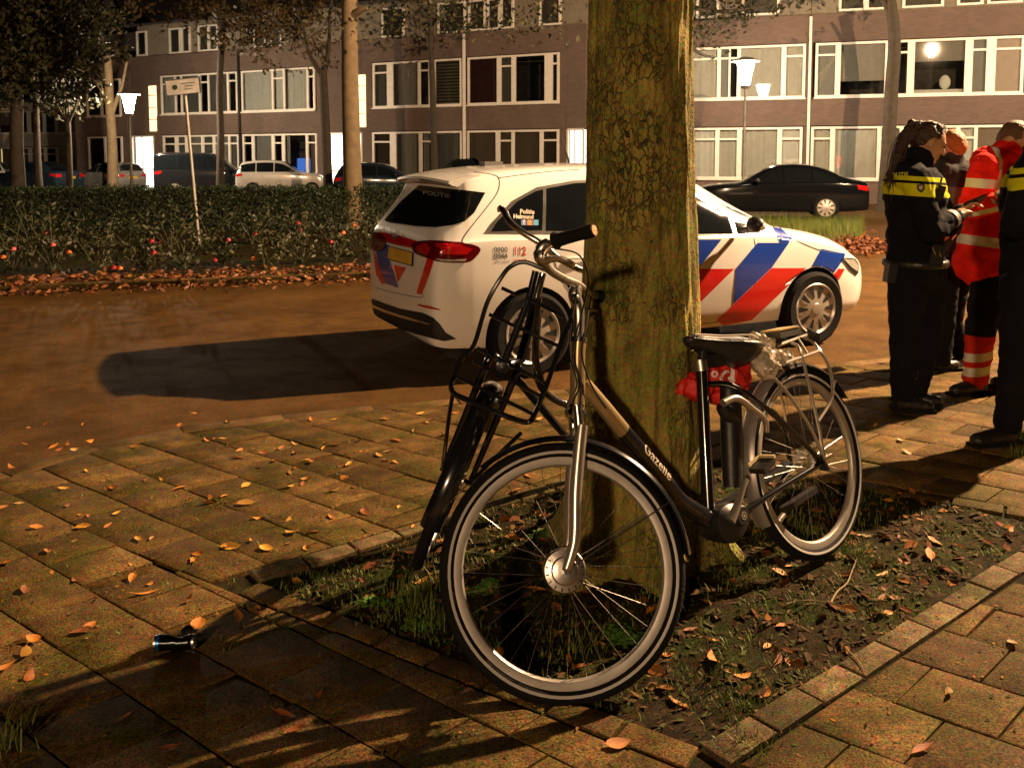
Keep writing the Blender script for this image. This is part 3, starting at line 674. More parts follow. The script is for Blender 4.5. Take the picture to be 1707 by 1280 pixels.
# --- grey-black bicycle in front of the trunk
MA = bike_matrix(1.148, 3.225, 219.5, 14); MAi = MA.inverted()
def la(px, py, yl=0.0):
    o = MAi @ CAMP; d = MAi.to_3x3() @ ray(px, py); return o + d*((yl-o.y)/d.y)
A = thing('bicycle', 'black and champagne electric bicycle with silver fork leaning on the tree trunk', 'bicycle', M=MA)
rh, fh = la(1345,770), la(940,950); ht, hb_, crn = la(964,572), la(962,668), la(959,690)
axd = (ht-crn).normalized(); STE = -34
SM = Matrix.Translation(crn) @ Matrix.Rotation(rad(STE), 4, axd) @ Matrix.Translation(-crn)
SMi = SM.inverted()
# front wheel: hub found in the steered frame so that the wheel centre stays where it is seen
hub = SMi @ fh; hub.y = 0; 
bwheel(A, SM @ Matrix.Translation(hub), .358, nsp=32, drum=True)
bwheel(A, Matrix.Translation(rh), .352, nsp=36, drum=False, hubr=.035)
fk = MB(SM)
cu = SMi @ crn
for s in (1,-1):
    y = .058*s; p = V((cu.x, y, cu.z-.045)); h = V((hub.x, .052*s, hub.z))
    d = (h-p)
    fk.tube(spl([p-d*.02, p+d*.15, p+d*.45+V((-.004,0,0)), p+d*.76+V((-.016,0,0)), p+d*.88+V((-.012,0,0)), h],5), [.0185,.019,.019,.0185,.017,.013], 12)
fk.build('fork', SILVERP, A)
fk = MB(SM)
for s in (1,-1):
    fk.tube([V((cu.x-.002,.058*s,cu.z+.02)), V((cu.x+.01,.058*s,cu.z-.07))], .0145, 12)
fk.tube([V((cu.x,.062,cu.z-.005)), V((cu.x,-.062,cu.z-.005))], .02, 12); fk.ell(V((cu.x,0,cu.z-.002)), (.03,.045,.028), 16, 10)
for s in (1,-1): fk.tube([V((hub.x,.05*s,hub.z)), V((hub.x,.068*s,hub.z))], .0085, 6)
fk.build('fork_crown', CHROME, A)
mb = MB(); fender(mb, hub, .379, rad(62), rad(186), .050, 34, SM); mb.build('mudguard', GLOSSB, A)
mb = MB(SM)
for s in (1,-1): mb.tube([hub+V((0,.05*s,0)), hub+V((-.37*math.cos(rad(18)), .03*s, .385*math.sin(rad(18))))], .0022, 6)
mb.build('mudguard_stay', SPOKE, A)
# head tube, main tube, seat tube
MB().tube([hb_-axd*.012, hb_+axd*.03, ht-axd*.03, ht+axd*.004], [.0265,.024,.023,.0255], 14).build('head_tube', BRASSY, A)
MB().tube([ht+axd*.002, ht+axd*.018], .027, 14).build('headset_ring', CHROME, A); MB().tube([hb_-axd*.013, hb_-axd*.03], .026, 14).build('headset_ring', CHROME, A)
d0, d1, d2, d3 = la(972,636), la(1038,718), la(1140,838), la(1190,868)
MB().tube([d0, d0.lerp(d1,.5), d1], [.022,.026,.028], 16, sq=.82).build('main_tube', BRASSY, A)
MB().tube(spl([d1, d1.lerp(d2,.6), d2+V((.01,0,.0)), d3],5), [.0275,.029,.031,.034], 16, sq=.82).build('lower_main_tube', GLOSSB, A)
sc_, st_ = la(1169,613), la(1181,850)
stt = MB(); stt.tube([sc_, sc_.lerp(st_,.5), st_], [.0205,.0205,.023], 14); stt.build('seat_tube', GLOSSB, A)
MB().tube([sc_+V((.002,0,-.01)), sc_+V((0,0,.028))], .0245, 14).build('seat_clamp', ALU, A)
bat = MB(); b0, b1 = la(1217,640), la(1222,812); ax_ = (b0-b1).normalized(); bat.tube(spl([b1, b1.lerp(b0,.3), b1.lerp(b0,.7), b0-ax_*.01, b0],3), [.036,.042,.042,.040,.026], 14, sq=.85); bat.build('battery', BLACK, A)
# lettering along the dark tube, a printed decal just above its skin
vs, fs = text_mesh('Gazelle', .052, .0005)
u = (d2-d1).normalized(); nY = V((0,1,0)); vv = nY.cross(u)
if vv.z < 0: vv = -vv
cc = d1.lerp(d2,.46)
def on_tube(p):
    t = p.y; a = t/.03
    return cc + u*(p.x) + vv*(math.sin(a)*.0295) + nY*(math.cos(a)*.0298*.84)
mb = MB(); mb.add([on_tube(p+V((0,.012,0))) for p in vs], fs); mb.build('lettering', LETTER, A, smooth=0)
# stem and handlebar, turned with the fork
stp = [la(964,574), la(965,540), la(964,515), la(958,492), la(962,478,.0)]
MB().tube(spl(stp,5), [.0165,.017,.019,.021,.019], 14).build('stem', ALU, A)
MB().ell(la(959,498,.012), (.017,.012,.017), 14, 10).build('stem_cap', BLACK, A)
hbp = [la(925,402,.27), la(905,422,.205), la(912,446,.15), la(938,464,.07), la(962,474,0), la(978,486,-.08), la(985,492,-.16), la(1000,494,-.22)]
MB().tube(spl(hbp,7), .0125, 12).build('handlebar', ALU, A)
gl0, gl1 = la(924,402,.27), la(990,384,.385)
g = MB(); gd = gl1-gl0; g.tube([gl0+gd*t for t in (0,.05,.12,.3,.6,.9,1.0)], [.024,.026,.0195,.018,.0175,.019,.0185], 16); g.build('grip', RUBBER, A)
MB().tube([gl1-gd*.02, gl1+gd*.02], .0145, 14).build('grip_end', mat('grip_end_cork', (.50,.22,.05), .5, bump=.5), A)
gr0, gr1 = la(998,494,-.2), la(1064,506,-.34)
g = MB(); gd = gr1-gr0; g.tube([gr0+gd*t for t in (0,.08,.16,.5,.94,1)], [.022,.023,.018,.0175,.018,.015], 14); g.build('grip', RUBBER, A)
# brake levers and housings
lv = MB(); lv.tube(spl([la(902,412,.225), la(898,428,.225), la(905,436,.23), la(925,431,.25), la(945,436,.27), la(957,442,.29)],5), [.012,.011,.009,.0075,.007,.006], 10, sq=1.6); lv.build('brake_lever', ALU, A)
h_ = MB(); h_.tube(spl([la(915,404,.24), la(905,412,.23), la(899,424,.22), la(903,434,.22)],4), [.014,.018,.017,.011], 12); h_.build('lever_housing', ALU, A)
lv = MB(); lv.tube(spl([la(972,516,-.18), la(985,517,-.2), la(1005,522,-.24), la(1024,536,-.28)],5), [.008,.007,.006,.005], 8, sq=1.5); lv.build('brake_lever', ALU, A)
cb = MB()
for pl in ([la(930,415,.24), la(965,425,.2), la(980,460,.1), la(975,500,.05), la(960,560,.03), la(955,600,.03), la(968,640,.035), la(966,690,.04)],
           [la(962,484,.02), la(952,540,.03), la(950,590,.035), la(962,640,.04), la(948,668,.05), la(942,690,.06)],
           [la(985,495,-.1), la(978,540,0), la(970,590,.03), la(985,640,.03), la(1010,680,.03)]):
    cb.tube(spl(pl,6), .0027, 6)
cb.build('brake_cable', RUBBER, A)
# drive unit, cranks, pedals
bbp = la(1237,859,.075); m0 = la(1212,862,0)
mb = MB(); rings = []
for y, s in ((-.06,.7),(-.05,.95),(0,1.05),(.045,1),(.06,.72)):
    rings.append([m0+V((math.cos(a)*.085*s+.02, y, math.sin(a)*.062*s*(1+.25*math.cos(a+.6)))) for a in [2*math.pi*i/20 for i in range(20)]])
mb.loft(rings); mb.build('drive_unit', BLACK, A)
mb = MB(); mb.lathe([(0,.008),(.03,.008),(.034,.003),(.036,-.03)], bbp, 'y', 26); mb.build('drive_cover', BLACK, A)
mb = MB(); mb.lathe([(.011,.0095),(.013,.0095),(.013,.008)], bbp, 'y', 20)
for a in (.8,-.8): mb.bar(bbp+V((-.007*math.cos(a),.0092,-.007*math.sin(a))), bbp+V((.007*math.cos(a),.0092,.007*math.sin(a))), .003, .002, (0,1,0))
mb.build('drive_emblem', LETTER, A, smooth=0)
MB().tube(spl([la(1218,868,.08), la(1228,845,.085), la(1238,815,.09), la(1244,798,.09)],4), [.019,.015,.0115,.0125], 12, sq=.7).build('crank_arm', SILVERP, A)
MB().tube(spl([la(1262,862,-.06), la(1272,876,-.07), la(1290,876,-.075), la(1306,858,-.08)],4), [.013,.014,.012,.011], 12).build('crank_arm', SILVERP, A)
def pedal(c0, c1, w, name='pedal'):
    mb = MB(); mb.bar(c0, c1, w, .02); mb.build(name, BLACK, A)
pd = MB(); pc0 = la(1244,778,.10); pd.box(pc0+V((-.02,.05,0)), (.068,.062,.018), Matrix.Rotation(.35,3,'Y')); pdo = pd.build('pedal', BLACK, A)
pp = MB(); pp.bar(pc0+V((-.056,.02,.024)), pc0+V((-.056,.08,.024)), .009, .010); pp.bar(pc0+V((.012,.02,.008)), pc0+V((-.05,.02,.024)), .006, .009); pp.build('pedal_reflector', mat('pedal_trim', (.55,.45,.25), .35), pdo)
pd = MB(); pd.bar(la(1305,850,-.12), la(1358,815,-.12), .03, .022); pd.build('pedal', BLACK, A)
# rear triangle
tb = MB()
for s in (1,-1): tb.tube(spl([la(1180,640,.012*s), la(1215,641,.03*s), la(1252,662,.05*s), la(1300,700,.062*s), V((rh.x+.01,.066*s,rh.z+.012))],6), .0105, 10)
for s in (1,-1): tb.tube(spl([la(1222,866,.04*s), la(1290,820,.058*s), V((rh.x,.066*s,rh.z))],6), .011, 10)
tb.build('rear_stay', GLOSSB, A)
cc_ = MB(); cc_.bar(bbp+V((0,-.135,0)), V((rh.x,-.06,rh.z)), .012, .06, (0,1,0)); cc_.bar(V((rh.x+.02,.064,rh.z+.03)), V((rh.x-.012,.064,rh.z-.03)), .008, .04, (0,1,0)); cc_.build('chain_guard', BLACK, A)
# lock on the rear wheel
lk = MB(); lk.tube(spl([la(1205,672,.05), la(1228,664,.055), la(1256,683,.06), la(1275,700,.06), la(1278,720,.055)],5), [.014,.013,.0115,.011,.009], 10); lk.build('frame_lock', SILVERP, A)
lk = MB(); lk.tube(spl([la(1202,676,.02), la(1212,690,.02), la(1230,700,.02)],4), [.02,.026,.02], 10); lk.build('lock_body', BLACK, A)
# mudguards at the rear
mb = MB(); fender(mb, rh, .372, rad(-25), rad(78), .064, 20); mb.build('mudguard', FENDL, A)
mb = MB(); fender(mb, rh, .3725, rad(79), rad(150), .062, 18); mb.build('rear_mudguard', GLOSSB, A)
# saddle
sn, sr = la(1148,566), la(1238,578); sd = (sr-sn); L = sd.length; ux = sd/L; uz = V((0,0,1)); uz = (uz-ux*uz.dot(ux)).normalized()
def sring(t, w, top, low, m=20, squash=1.0):
    c = sn+sd*t; r = []
    for k in range(m):
        a = 2*math.pi*k/m; y = w*math.cos(a); z = (top if math.sin(a) > 0 else low)*math.sin(a)
        r.append(c+V((0,y,0))+uz*(z*(1-.25*abs(math.cos(a)))))
    return r
mb = MB(); mb.loft([sring(t,w,a,b) for t,w,a,b in ((-.06,.012,.006,.012),(0,.028,.016,.03),(.2,.04,.018,.038),(.42,.056,.02,.05),(.62,.092,.026,.072),(.8,.112,.03,.082),(.95,.105,.026,.07),(1.03,.07,.015,.03))])
mb.build('saddle', LEATHER, A, smooth=180)
mb = MB(); mb.loft([[p+uz*.008 for p in sring(t,w*.8,a*.9,.002)] for t,w,a in ((.04,.022,.016),(.2,.034,.018),(.42,.048,.02),(.62,.082,.026),(.8,.1,.03),(.95,.09,.024))]); so_ = mb.build('saddle_top', GREYSK, A, smooth=180)
mb = MB()
for s in (1,-1): mb.tube(spl([sn+sd*t+V((0,s*w*.86,0))+uz*(a*.72+.006) for t,w,a in ((.02,.028,.014),(.2,.038,.017),(.42,.054,.02),(.62,.09,.026),(.8,.108,.03),(.96,.09,.022))],4), .0032, 6)
mb.build('saddle_piping', PIPE, A)
mb = MB(); mb.tube([sc_, sc_+V((-.028,0,.07))], .0135, 12); mb.build('seat_post', BLACK, A)
mb = MB(); mb.box(sn+sd*.45+uz*-.06, (.07,.05,.04)); mb.build('saddle_clamp', BLACK, A)
# carrier over the rear wheel
cm = MB(); TR = .0062
cm.tube(spl([la(1240,596,-.05), la(1290,578,-.055), la(1346,558,-.055), la(1354,556,-.045)],4), TR*1.15, 8)
cm.tube(spl([la(1275,617,.055), la(1320,601,.06), la(1362,586,.06), la(1368,583,.05)],4), TR*1.15, 8)
for s in (1,): 
    cm.tube(spl([la(1268,588,.02), la(1273,603,.06), la(1285,624,.066), la(1317,661,.068), la(1354,719,.07), V((rh.x,.072,rh.z+.02))],4), TR, 8)
    cm.tube(spl([la(1320,572,-.03), la(1330,577,.03), la(1336,592,.062), la(1346,632,.068), la(1362,700,.07), V((rh.x-.01,.072,rh.z+.01))],4), TR, 8)
    cm.tube(spl([la(1341,564,-.055), la(1352,567,.0), la(1366,584,.06), la(1382,612,.07), la(1387,660,.072), la(1364,702,.072)],4), TR, 8)
cm.tube(spl([la(1262,600,-.06), la(1270,618,-.066), la(1302,660,-.068), V((rh.x,-.072,rh.z+.02))],4), TR, 8)
cm.tube([la(1387,660,.072), la(1391,640,.074), la(1393,634,.074)], .0035, 6)
for t in (.1,.45,.8): cm.tube([la(1245,595,-.05).lerp(la(1350,557,-.055),t), la(1275,617,.055).lerp(la(1364,585,.06),t)], TR*.8, 6)
cm.build('carrier', SILVERP, A)
mb = MB(); mb.bar(la(1348,556,-.04), la(1364,566,.03), .012, .05); mb.build('tail_light', BLACK, A)

# --- red cloth bag hanging under the saddle, plastic bundle on the carrier
def crumple(name, pts, m, label, cat, amp, seed, vox=.008, parent=None, fr=16, amp2=0.0):
    mb = MB()
    for c, r in pts: mb.ell(c, r, 16, 12)
    ob = mb.build('tmp', m); md = ob.modifiers.new('r','REMESH'); md.mode = 'VOXEL'; md.voxel_size = vox
    me = evaluated(ob); drop(ob)
    for v in me.vertices:
        q = v.co*fr+V((seed,0,0)); n = noise.noise_vector(q)*amp + noise.noise_vector(q*2.7)*amp*.5 + noise.noise_vector(q*6)*amp2; v.co += n
    me.shade_smooth(); me.materials.clear(); me.materials.append(m)
    c0 = sum((v.co for v in me.vertices), V((0,0,0)))/len(me.vertices)
    for v in me.vertices: v.co -= c0
    o = link(name, me, parent, c0); 
    if label: tag(o, label, cat)
    return o
REDC = mat('red_cloth', (.62,.018,.012), .55, bump=.3, bscale=50)
def wa(px, py, yl=0.0): return MA @ la(px, py, yl)
bag = crumple('cloth_bag', [(wa(1152,645,-.05),(.038,.04,.045)),(wa(1168,645,-.06),(.05,.045,.055)),(wa(1190,632,-.06),(.055,.045,.075)),(wa(1212,634,-.06),(.055,.05,.085)),(wa(1230,622,-.06),(.045,.045,.075)),(wa(1206,658,-.05),(.06,.045,.03)),(wa(1185,612,-.07),(.05,.04,.04)),(wa(1242,606,-.06),(.022,.03,.03)),(wa(1140,648,-.05),(.02,.03,.03))], REDC, 'red cloth bag with white lettering bundled under the saddle', 'bag', .022, 3, fr=17, amp2=.004)
bm_ = BVHTree.FromPolygons([bag.location+v.co for v in bag.data.vertices], [list(p.vertices) for p in bag.data.polygons])
mb = MB()
for txt, px, py, sz, rot in (('G',1212,632,34,.5),('1',1221,626,40,-.1),('o',1191,622,22,.2)):
    vs, fs = text_mesh(txt, 1.0, .03)
    out = []
    for p in vs:
        q = Matrix.Rotation(rot,3,'Z') @ p; d = ray(px+q.x*sz, py-q.y*sz).normalized(); h = bm_.ray_cast(CAMP, d)
        out.append(((h[0]-d*.002) if h[0] else CAMP+d*2.9)-bag.location)
    if all((q+bag.location-CAMP).length < 3.6 for q in out): mb.add(out, fs)
mb.build('lettering', mat('white_print', (.75,.72,.68), .5), bag, smooth=0)
PLAST = mat('clear_wrap', (.42,.36,.28), .12, 0, var=.4, scale=22, coat=1.0, spec=.8)
crumple('plastic_wrap', [(wa(1262,590,.02),(.06,.05,.045)),(wa(1285,600,.03),(.06,.05,.04)),(wa(1275,610,.05),(.05,.03,.045)),(wa(1305,598,.02),(.05,.04,.025)),(wa(1265,572,-.04),(.06,.05,.03))], PLAST, 'crumpled clear plastic wrap bundle on the bicycle carrier', 'plastic', .022, 8, vox=.006, fr=20, amp2=.006)
bk = thing('folded_box', 'flat dark box with pale edge clamped on the bicycle carrier', 'box', wa(1300,556,-.03))
r_ = MA.to_3x3(); mb = MB(); mb.box((0,0,0), (.14,.10,.028), r_); mb.build('sleeve', mat('box_dark', (.03,.028,.026), .5), bk)
mb = MB(); mb.box(r_ @ V((.01,.01,.0175)), (.13,.085,.006), r_); mb.build('pale_cover', mat('box_yellow', (.45,.30,.10), .6), bk)

# --- black bicycle behind, its front wheel turned to the camera
hubB = at(760,795,3.2); e1 = V((-.13,-.99,.0)).normalized(); e3 = (at(823,645,3.22)-at(697,945,3.2)); e3 = (e3-e1*e3.dot(e1)).normalized(); e2 = e3.cross(e1)
B = thing('bicycle', 'black bicycle with front carrier behind the trunk, its front wheel turned edge-on', 'bicycle', (hubB.x, hubB.y, 0))
OB = V((hubB.x, hubB.y, 0))
def bb(px, py, Y): return at(px, py, Y)-OB
WM = Matrix((e1,e2,e3)).transposed().to_4x4(); WM.translation = hubB-OB
bwheel(B, WM, .345, fat=.022, refl=False, drum=False)
mb = MB(WM); fender(mb, (0,0,0), .372, rad(-8), rad(168), .07, 34); mb.build('mudguard', GLOSSB, B)
mb = MB()
for s in (1,-1): mb.tube([WM @ V((0,.05*s,0)), WM @ V((.36*math.cos(rad(10)),.032*s,.372*math.sin(rad(10))))], .0024, 6)
mb.build('mudguard_stay', SPOKE, B)
hB0, hB1 = bb(905,455,3.34), bb(868,600,3.3)
crB = WM @ V((-.03,0,.44))
mb = MB()
for s in (1,-1): mb.tube(spl([hB1.lerp(crB,.7)+e2*.03*s, crB+e2*.055*s, WM @ V((-.02,.055*s,.2)), WM @ V((0,.055*s,0))],5), [.015,.015,.013,.010], 10)
mb.build('fork', GLOSSB, B)
MB().tube([crB.lerp(hB1,.3), hB1, hB0.lerp(hB1,.35)], .019, 12).build('head_tube', GLOSSB, B)
MB().tube([hB0.lerp(hB1,.38), hB0], .0135, 12).build('stem', CHROME, B)
hp = [bb(832,348,3.46), bb(840,352,3.44), bb(850,370,3.38), bb(872,388,3.34), bb(905,408,3.32), bb(930,430,3.34), bb(968,450,3.42), bb(990,450,3.5)]
MB().tube(spl(hp,6), .0125, 12).build('handlebar', CHROME, B)
MB().tube([hp[0]+V((-.003,0,.001)), hp[0]+V((.004,0,-.001))], .015, 12).build('bar_end', CHROME, B)
MB().tube([hp[-1], hp[-1]+V((.06,.1,-.02))], .017, 12).build('grip', RUBBER, B)
bt = MB(); bt.tube(spl([bb(897,520,3.33), bb(893,600,3.34), bb(905,650,3.4), bb(950,677,3.55), bb(1010,690,3.75)],6), .0145, 10); bt.tube(spl([bb(862,632,3.31), bb(925,706,3.44), bb(990,780,3.66)],5), .016, 10)
bt.build('frame_tube', GLOSSB, B)
bbB = bb(990,780,3.66); rB = V((.60,4.13,.345))-OB; stB = V((.42,3.88,.86))-OB
MB().tube([bbB, stB], .015, 10).build('seat_tube', GLOSSB, B)
mb = MB()
for s in (1,-1):
    o2 = V((.06*s,-.05*s,0)); mb.tube([stB, rB+o2], .008, 8); mb.tube([bbB, rB+o2], .009, 8)
mb.build('rear_stay', GLOSSB, B)
dB = (V((rB.x,rB.y,0))-V((0,0,0))).normalized(); WR = Matrix((-dB, V((-dB.y,dB.x,0))*-1, V((0,0,1)))).transposed().to_4x4(); WR.translation = rB
bwheel(B, WR, .345, refl=False, drum=False)
mb = MB(); mb.ell(stB+V((.02,.03,.09)), (.10,.09,.035), 14, 8, Matrix.Rotation(rad(46),3,'Z')); mb.build('saddle', LEATHER, B)
# front carrier of black tube
cr_ = MB(); T = .0085; Yn, Yf = 2.86, 3.1
rim = [(758,628,2.98),(768,600,3.05),(790,575,3.1),(812,505,3.16),(836,462,3.18),(852,444,3.19),(874,437,3.19),(905,448,3.18),(940,465,3.17),(958,490,3.16)]
cr_.tube(spl([bb(*p) for p in rim],5), T, 8)
cr_.tube(spl([bb(958,490,3.16), bb(952,530,3.14), bb(938,565,3.12), bb(912,640,3.05), bb(895,682,2.95), bb(884,702,2.9)],5), T, 8)
cr_.tube(spl([bb(*p) for p in ((758,628,2.98),(752,643,2.93),(757,656,2.9),(775,665,2.88),(830,688,2.87),(868,702,2.87),(882,703,2.88),(888,697,2.9))],5), T*1.1, 8)
for a, b in (((795,580),(912,640)),((788,601),(905,662)),((764,629),(888,690)),((815,524),(938,580)),((880,497),(940,528)),((836,480),(862,492))):
    ya = 3.16 if a[1] < 560 else 3.1-.2*(a[1]-580)/50*.6; cr_.tube([bb(*a,ya), bb(*b,ya-.005)], T*.78, 8)
cr_.tube([bb(893,452,3.2), bb(882,497,3.18), bb(840,605,3.1)], .0125, 8, sq=.5); cr_.tube([bb(898,497,3.2), bb(893,560,3.2), bb(893,600,3.2), bb(905,645,3.2)], .012, 8)
cr_.build('carrier', GLOSSB, B)
mb = MB()
mb.tube([bb(755,655,2.93), bb(749,690,2.98), bb(738,778,3.16)], .0075, 8); mb.tube([bb(868,722,2.98), bb(820,768,3.08), bb(782,806,3.17)], .0075, 8); mb.tube([bb(738,780,3.16), bb(784,806,3.18)], .008, 8)
mb.build('carrier_strut', GLOSSB, B)
mb = MB(); mb.lathe([(0,.022),(.02,.02),(.024,.01),(.02,-.014),(0,-.02)], (0,0,0), 'y', 16); mb.v = [tuple(V(v)+bb(838,612,3.05)) for v in mb.v]; mb.build('head_lamp', BLACK, B)
# ------------------------------------------------------------------ cars
GLASSD = mat('car_glass', (.006,.008,.01), .04, 0, var=.1, spec=.8)
TRIM = mat('chrome_trim', (.6,.58,.54), .2, .9)
CARB = mat('sill_black', (.014,.014,.015), .6)
TAILR = mat('tail_lens', (.45,.008,.01), .12, coat=.8)
TAILD = mat('tail_lens_dark', (.10,.004,.006), .1, coat=.8)
LENS = mat('clear_lens', (.55,.55,.52), .08, .4, coat=1.0)
PLATE = mat('plate_yellow', (.62,.36,.03), .45)
WHEELS = mat('wheel_silver', (.46,.43,.39), .35, .6)
def paint(name, col, metal=0.0, rough=.25): return mat('paint_'+name, col, rough, metal, var=.03, coat=1.0, scale=2)
def car_section(st, m=4):
    x, zb, zt, zl, wl, wt = st
    k = max(.12, min(1, (zt-zl)/.3)); lo = wl*.955
    pts = [(0,zb),(lo*.84,zb),(lo*.985,zb+.05),(wl*.985,zb+.36*(zl-zb)),(wl,zb+.66*(zl-zb)),(wl*.985,zl-.012),(wl*.955,zl+.015*k),((wl*.94+wt)/2+.016*k,(zl+zt)/2),(wt+.022*k,zt-.085*k),(wt*.88,zt-.026*k),(wt*.5,zt-.006*k),(0,zt)]
    return [V((x, p.x, p.y)) for p in [V((q.x,q.y,0)) for q in spl([V((a,b,0)) for a,b in pts], m)]]
def car_body(stations, wheels, wr, mats, zw):
    sts = spl([V((*s[:3],)) for s in stations], 4); s2 = spl([V((*s[3:],)) for s in stations], 4)
    rings = []
    for a, b in zip(sts, s2):
        h = car_section((a.x, a.y, a.z, b.x, b.y, b.z)); rings.append(h + [V((p.x,-p.y,p.z)) for p in reversed(h[1:-1])])
    mb = MB(); mb.loft(rings)
    ob = mb.build('tmp', mats, None, 50)
    bm = bmesh.new(); bm.from_mesh(ob.data); bmesh.ops.recalc_face_normals(bm, faces=bm.faces); bm.to_mesh(ob.data); bm.free()
    cut = MB(); cut.cur = 1
    for wx in wheels:
        for s in (1,-1):
            n = 40; vs = []
            for y in (.58*s, 1.3*s):
                for k in range(n):
                    a = 2*math.pi*k/n; vs.append((wx+wr*math.cos(a), y, zw+wr*math.sin(a)))
            fs = [list(range(n)), [n+k for k in reversed(range(n))]]+[[k,(k+1)%n,n+(k+1)%n,n+k] for k in range(n)]
            cut.add(vs, fs)
    co = cut.build('tmpc', mats, None, 50)
    bm = bmesh.new(); bm.from_mesh(co.data); bmesh.ops.recalc_face_normals(bm, faces=bm.faces); bm.to_mesh(co.data); bm.free()
    md = ob.modifiers.new('b','BOOLEAN'); md.operation = 'DIFFERENCE'; md.object = co; md.solver = 'EXACT'
    me = evaluated(ob, co); drop(ob); drop(co)
    me.shade_smooth(); me.set_sharp_from_angle(angle=rad(38)); me.name = 'body'
    return me
def bvh_of(me): return BVHTree.FromPolygons([v.co.copy() for v in me.vertices], [list(p.vertices) for p in me.polygons])
def densify(poly, n=44):
    L = sum((poly[i]-poly[i-1]).length for i in range(len(poly))); out = []
    for i in range(len(poly)):
        a, b = poly[i], poly[(i+1) % len(poly)]; k = max(1, round(n*(b-a).length/L))
        out += [a+(b-a)*(j/k) for j in range(k)]
    return out
def patch(hit, poly, rings=5, smooth=False):
    """polygon (2D points) laid on a surface by hit(a, b) -> point"""
    p2 = [V((a,b,0)) for a,b in poly]
    if smooth: p2 = spl(p2, 5, closed=True)
    p2 = densify(p2); c = sum(p2, V((0,0,0)))/len(p2); n = len(p2); vs = []; fs = []
    for r in range(rings):
        for p in p2: vs.append(c+(p-c)*(1-r/rings))
    vs.append(c); out = []; 
    for v in vs: out.append(hit(v.x, v.y))
    good = [o for o in out if o is not None]
    if not good: return [], []
    for i, o in enumerate(out):
        if o is None: out[i] = min(good, key=lambda g: 0) if i == 0 else out[i-1]
    for r in range(rings-1):
        for k in range(n): fs.append([r*n+k, r*n+(k+1)%n, (r+1)*n+(k+1)%n, (r+1)*n+k])
    for k in range(n): fs.append([(rings-1)*n+k, (rings-1)*n+(k+1)%n, rings*n])
    return out, fs
def side_hit(bvh, s, off=.004):
    def h(x, z):
        r = bvh.ray_cast(V((x, s*3, z)), V((0,-s,0))); return r[0]+V((0,s*off,0)) if r[0] else None
    return h
def end_hit(bvh, s, off=.004):
    def h(y, z):
        r = bvh.ray_cast(V((s*8, y, z)), V((-s,0,0))); return r[0]+V((s*off,0,0)) if r[0] else None
    return h
def car_wheel(t, x, s, r, w=.205, track=.80, slots=10, detail=True):
    e = bpy.data.objects.new('wheel', None); COL.objects.link(e); e.parent = t; e.location = (x, s*track, r)
    if s < 0: e.rotation_euler = (0,0,math.pi)
    h = w/2
    MB().lathe([(r*.66,-h*.9),(r*.9,-h),(r*.985,-h*.8),(r,-h*.4),(r,h*.4),(r*.985,h*.8),(r*.9,h),(r*.70,h*.92),(r*.68,h*.6)], ax='y', n=44).build('tyre', RUBBER, e)
    MB().lathe([(r*.70,h*.88),(r*.67,h*.96),(r*.62,h*.82),(r*.45,h*.86),(r*.2,h*.98),(0,h*1.0)], ax='y', n=44).build('rim', WHEELS, e)
    mb = MB()
    for k in range(slots):
        a = 2*math.pi*k/slots; ca, sa = math.cos(a), math.sin(a)
        for (r0,r1,w0,w1) in ((r*.3,r*.6,.008,.026),):
            vs = []
            for rr, ww in ((r0,w0),(r1,w1)):
                hy = h*(.935 if rr < r*.4 else .862)+.0035
                for q in (-1,1): vs.append((rr*ca-q*ww*sa, hy, rr*sa+q*ww*ca))
            mb.add(vs, [[0,2,3,1]])
    mb.build('rim_slots', BLACK, e, smooth=0)
    if detail: MB().lathe([(r*.15,h*.99),(r*.14,h*1.03),(0,h*1.05)], ax='y', n=24).build('hub_cap', WHEELS, e)
    return e
# --- the police car
PC = V((-.2221, 7.2906, -.1)); PH = rad(25.03)
MC = Matrix.Translation(PC) @ Matrix.Rotation(PH, 4, 'Z'); MCi = MC.inverted()
C_ = thing('police_car', 'white police hatchback with blue and red diagonal stripes parked behind the tree', 'car', M=MC)
WHITEP = paint('white', (.80,.80,.79))
ST = [(-.755,.40,.66,.62,.60,.45),(-.745,.31,.84,.76,.73,.62),(-.725,.27,.985,.90,.80,.70),(-.68,.25,1.075,.965,.835,.72),(-.60,.24,1.20,.985,.855,.69),(-.50,.235,1.355,1.0,.868,.655),(-.42,.23,1.475,1.005,.875,.63),(-.2,.225,1.525,1.01,.885,.625),(.3,.22,1.555,1.0,.895,.625),(.9,.22,1.562,.985,.90,.62),(1.35,.22,1.53,.97,.90,.60),(1.62,.22,1.455,.96,.90,.57),(1.95,.22,1.275,.95,.895,.62),(2.28,.22,1.09,.935,.885,.70),(2.42,.22,1.03,.915,.88,.72),(2.75,.22,.975,.87,.87,.72),(3.05,.22,.905,.80,.845,.68),(3.28,.23,.81,.70,.79,.60),(3.42,.25,.69,.59,.70,.52),(3.47,.30,.58,.50,.60,.42)]
pbody = car_body(ST, (0, 2.70), .355, [WHITEP, CARB], .32)
pb = link('body', pbody, C_); BV = bvh_of(pbody)
oc = MCi @ CAMP; rc = MCi.to_3x3()
def chit(off=.004):
    def h(px, py):
        d = (rc @ ray(px, py)).normalized(); r = BV.ray_cast(oc, d)
        return (r[0] + (r[1] if r[1].dot(d) < 0 else -r[1])*off) if r[0] else None
    return h
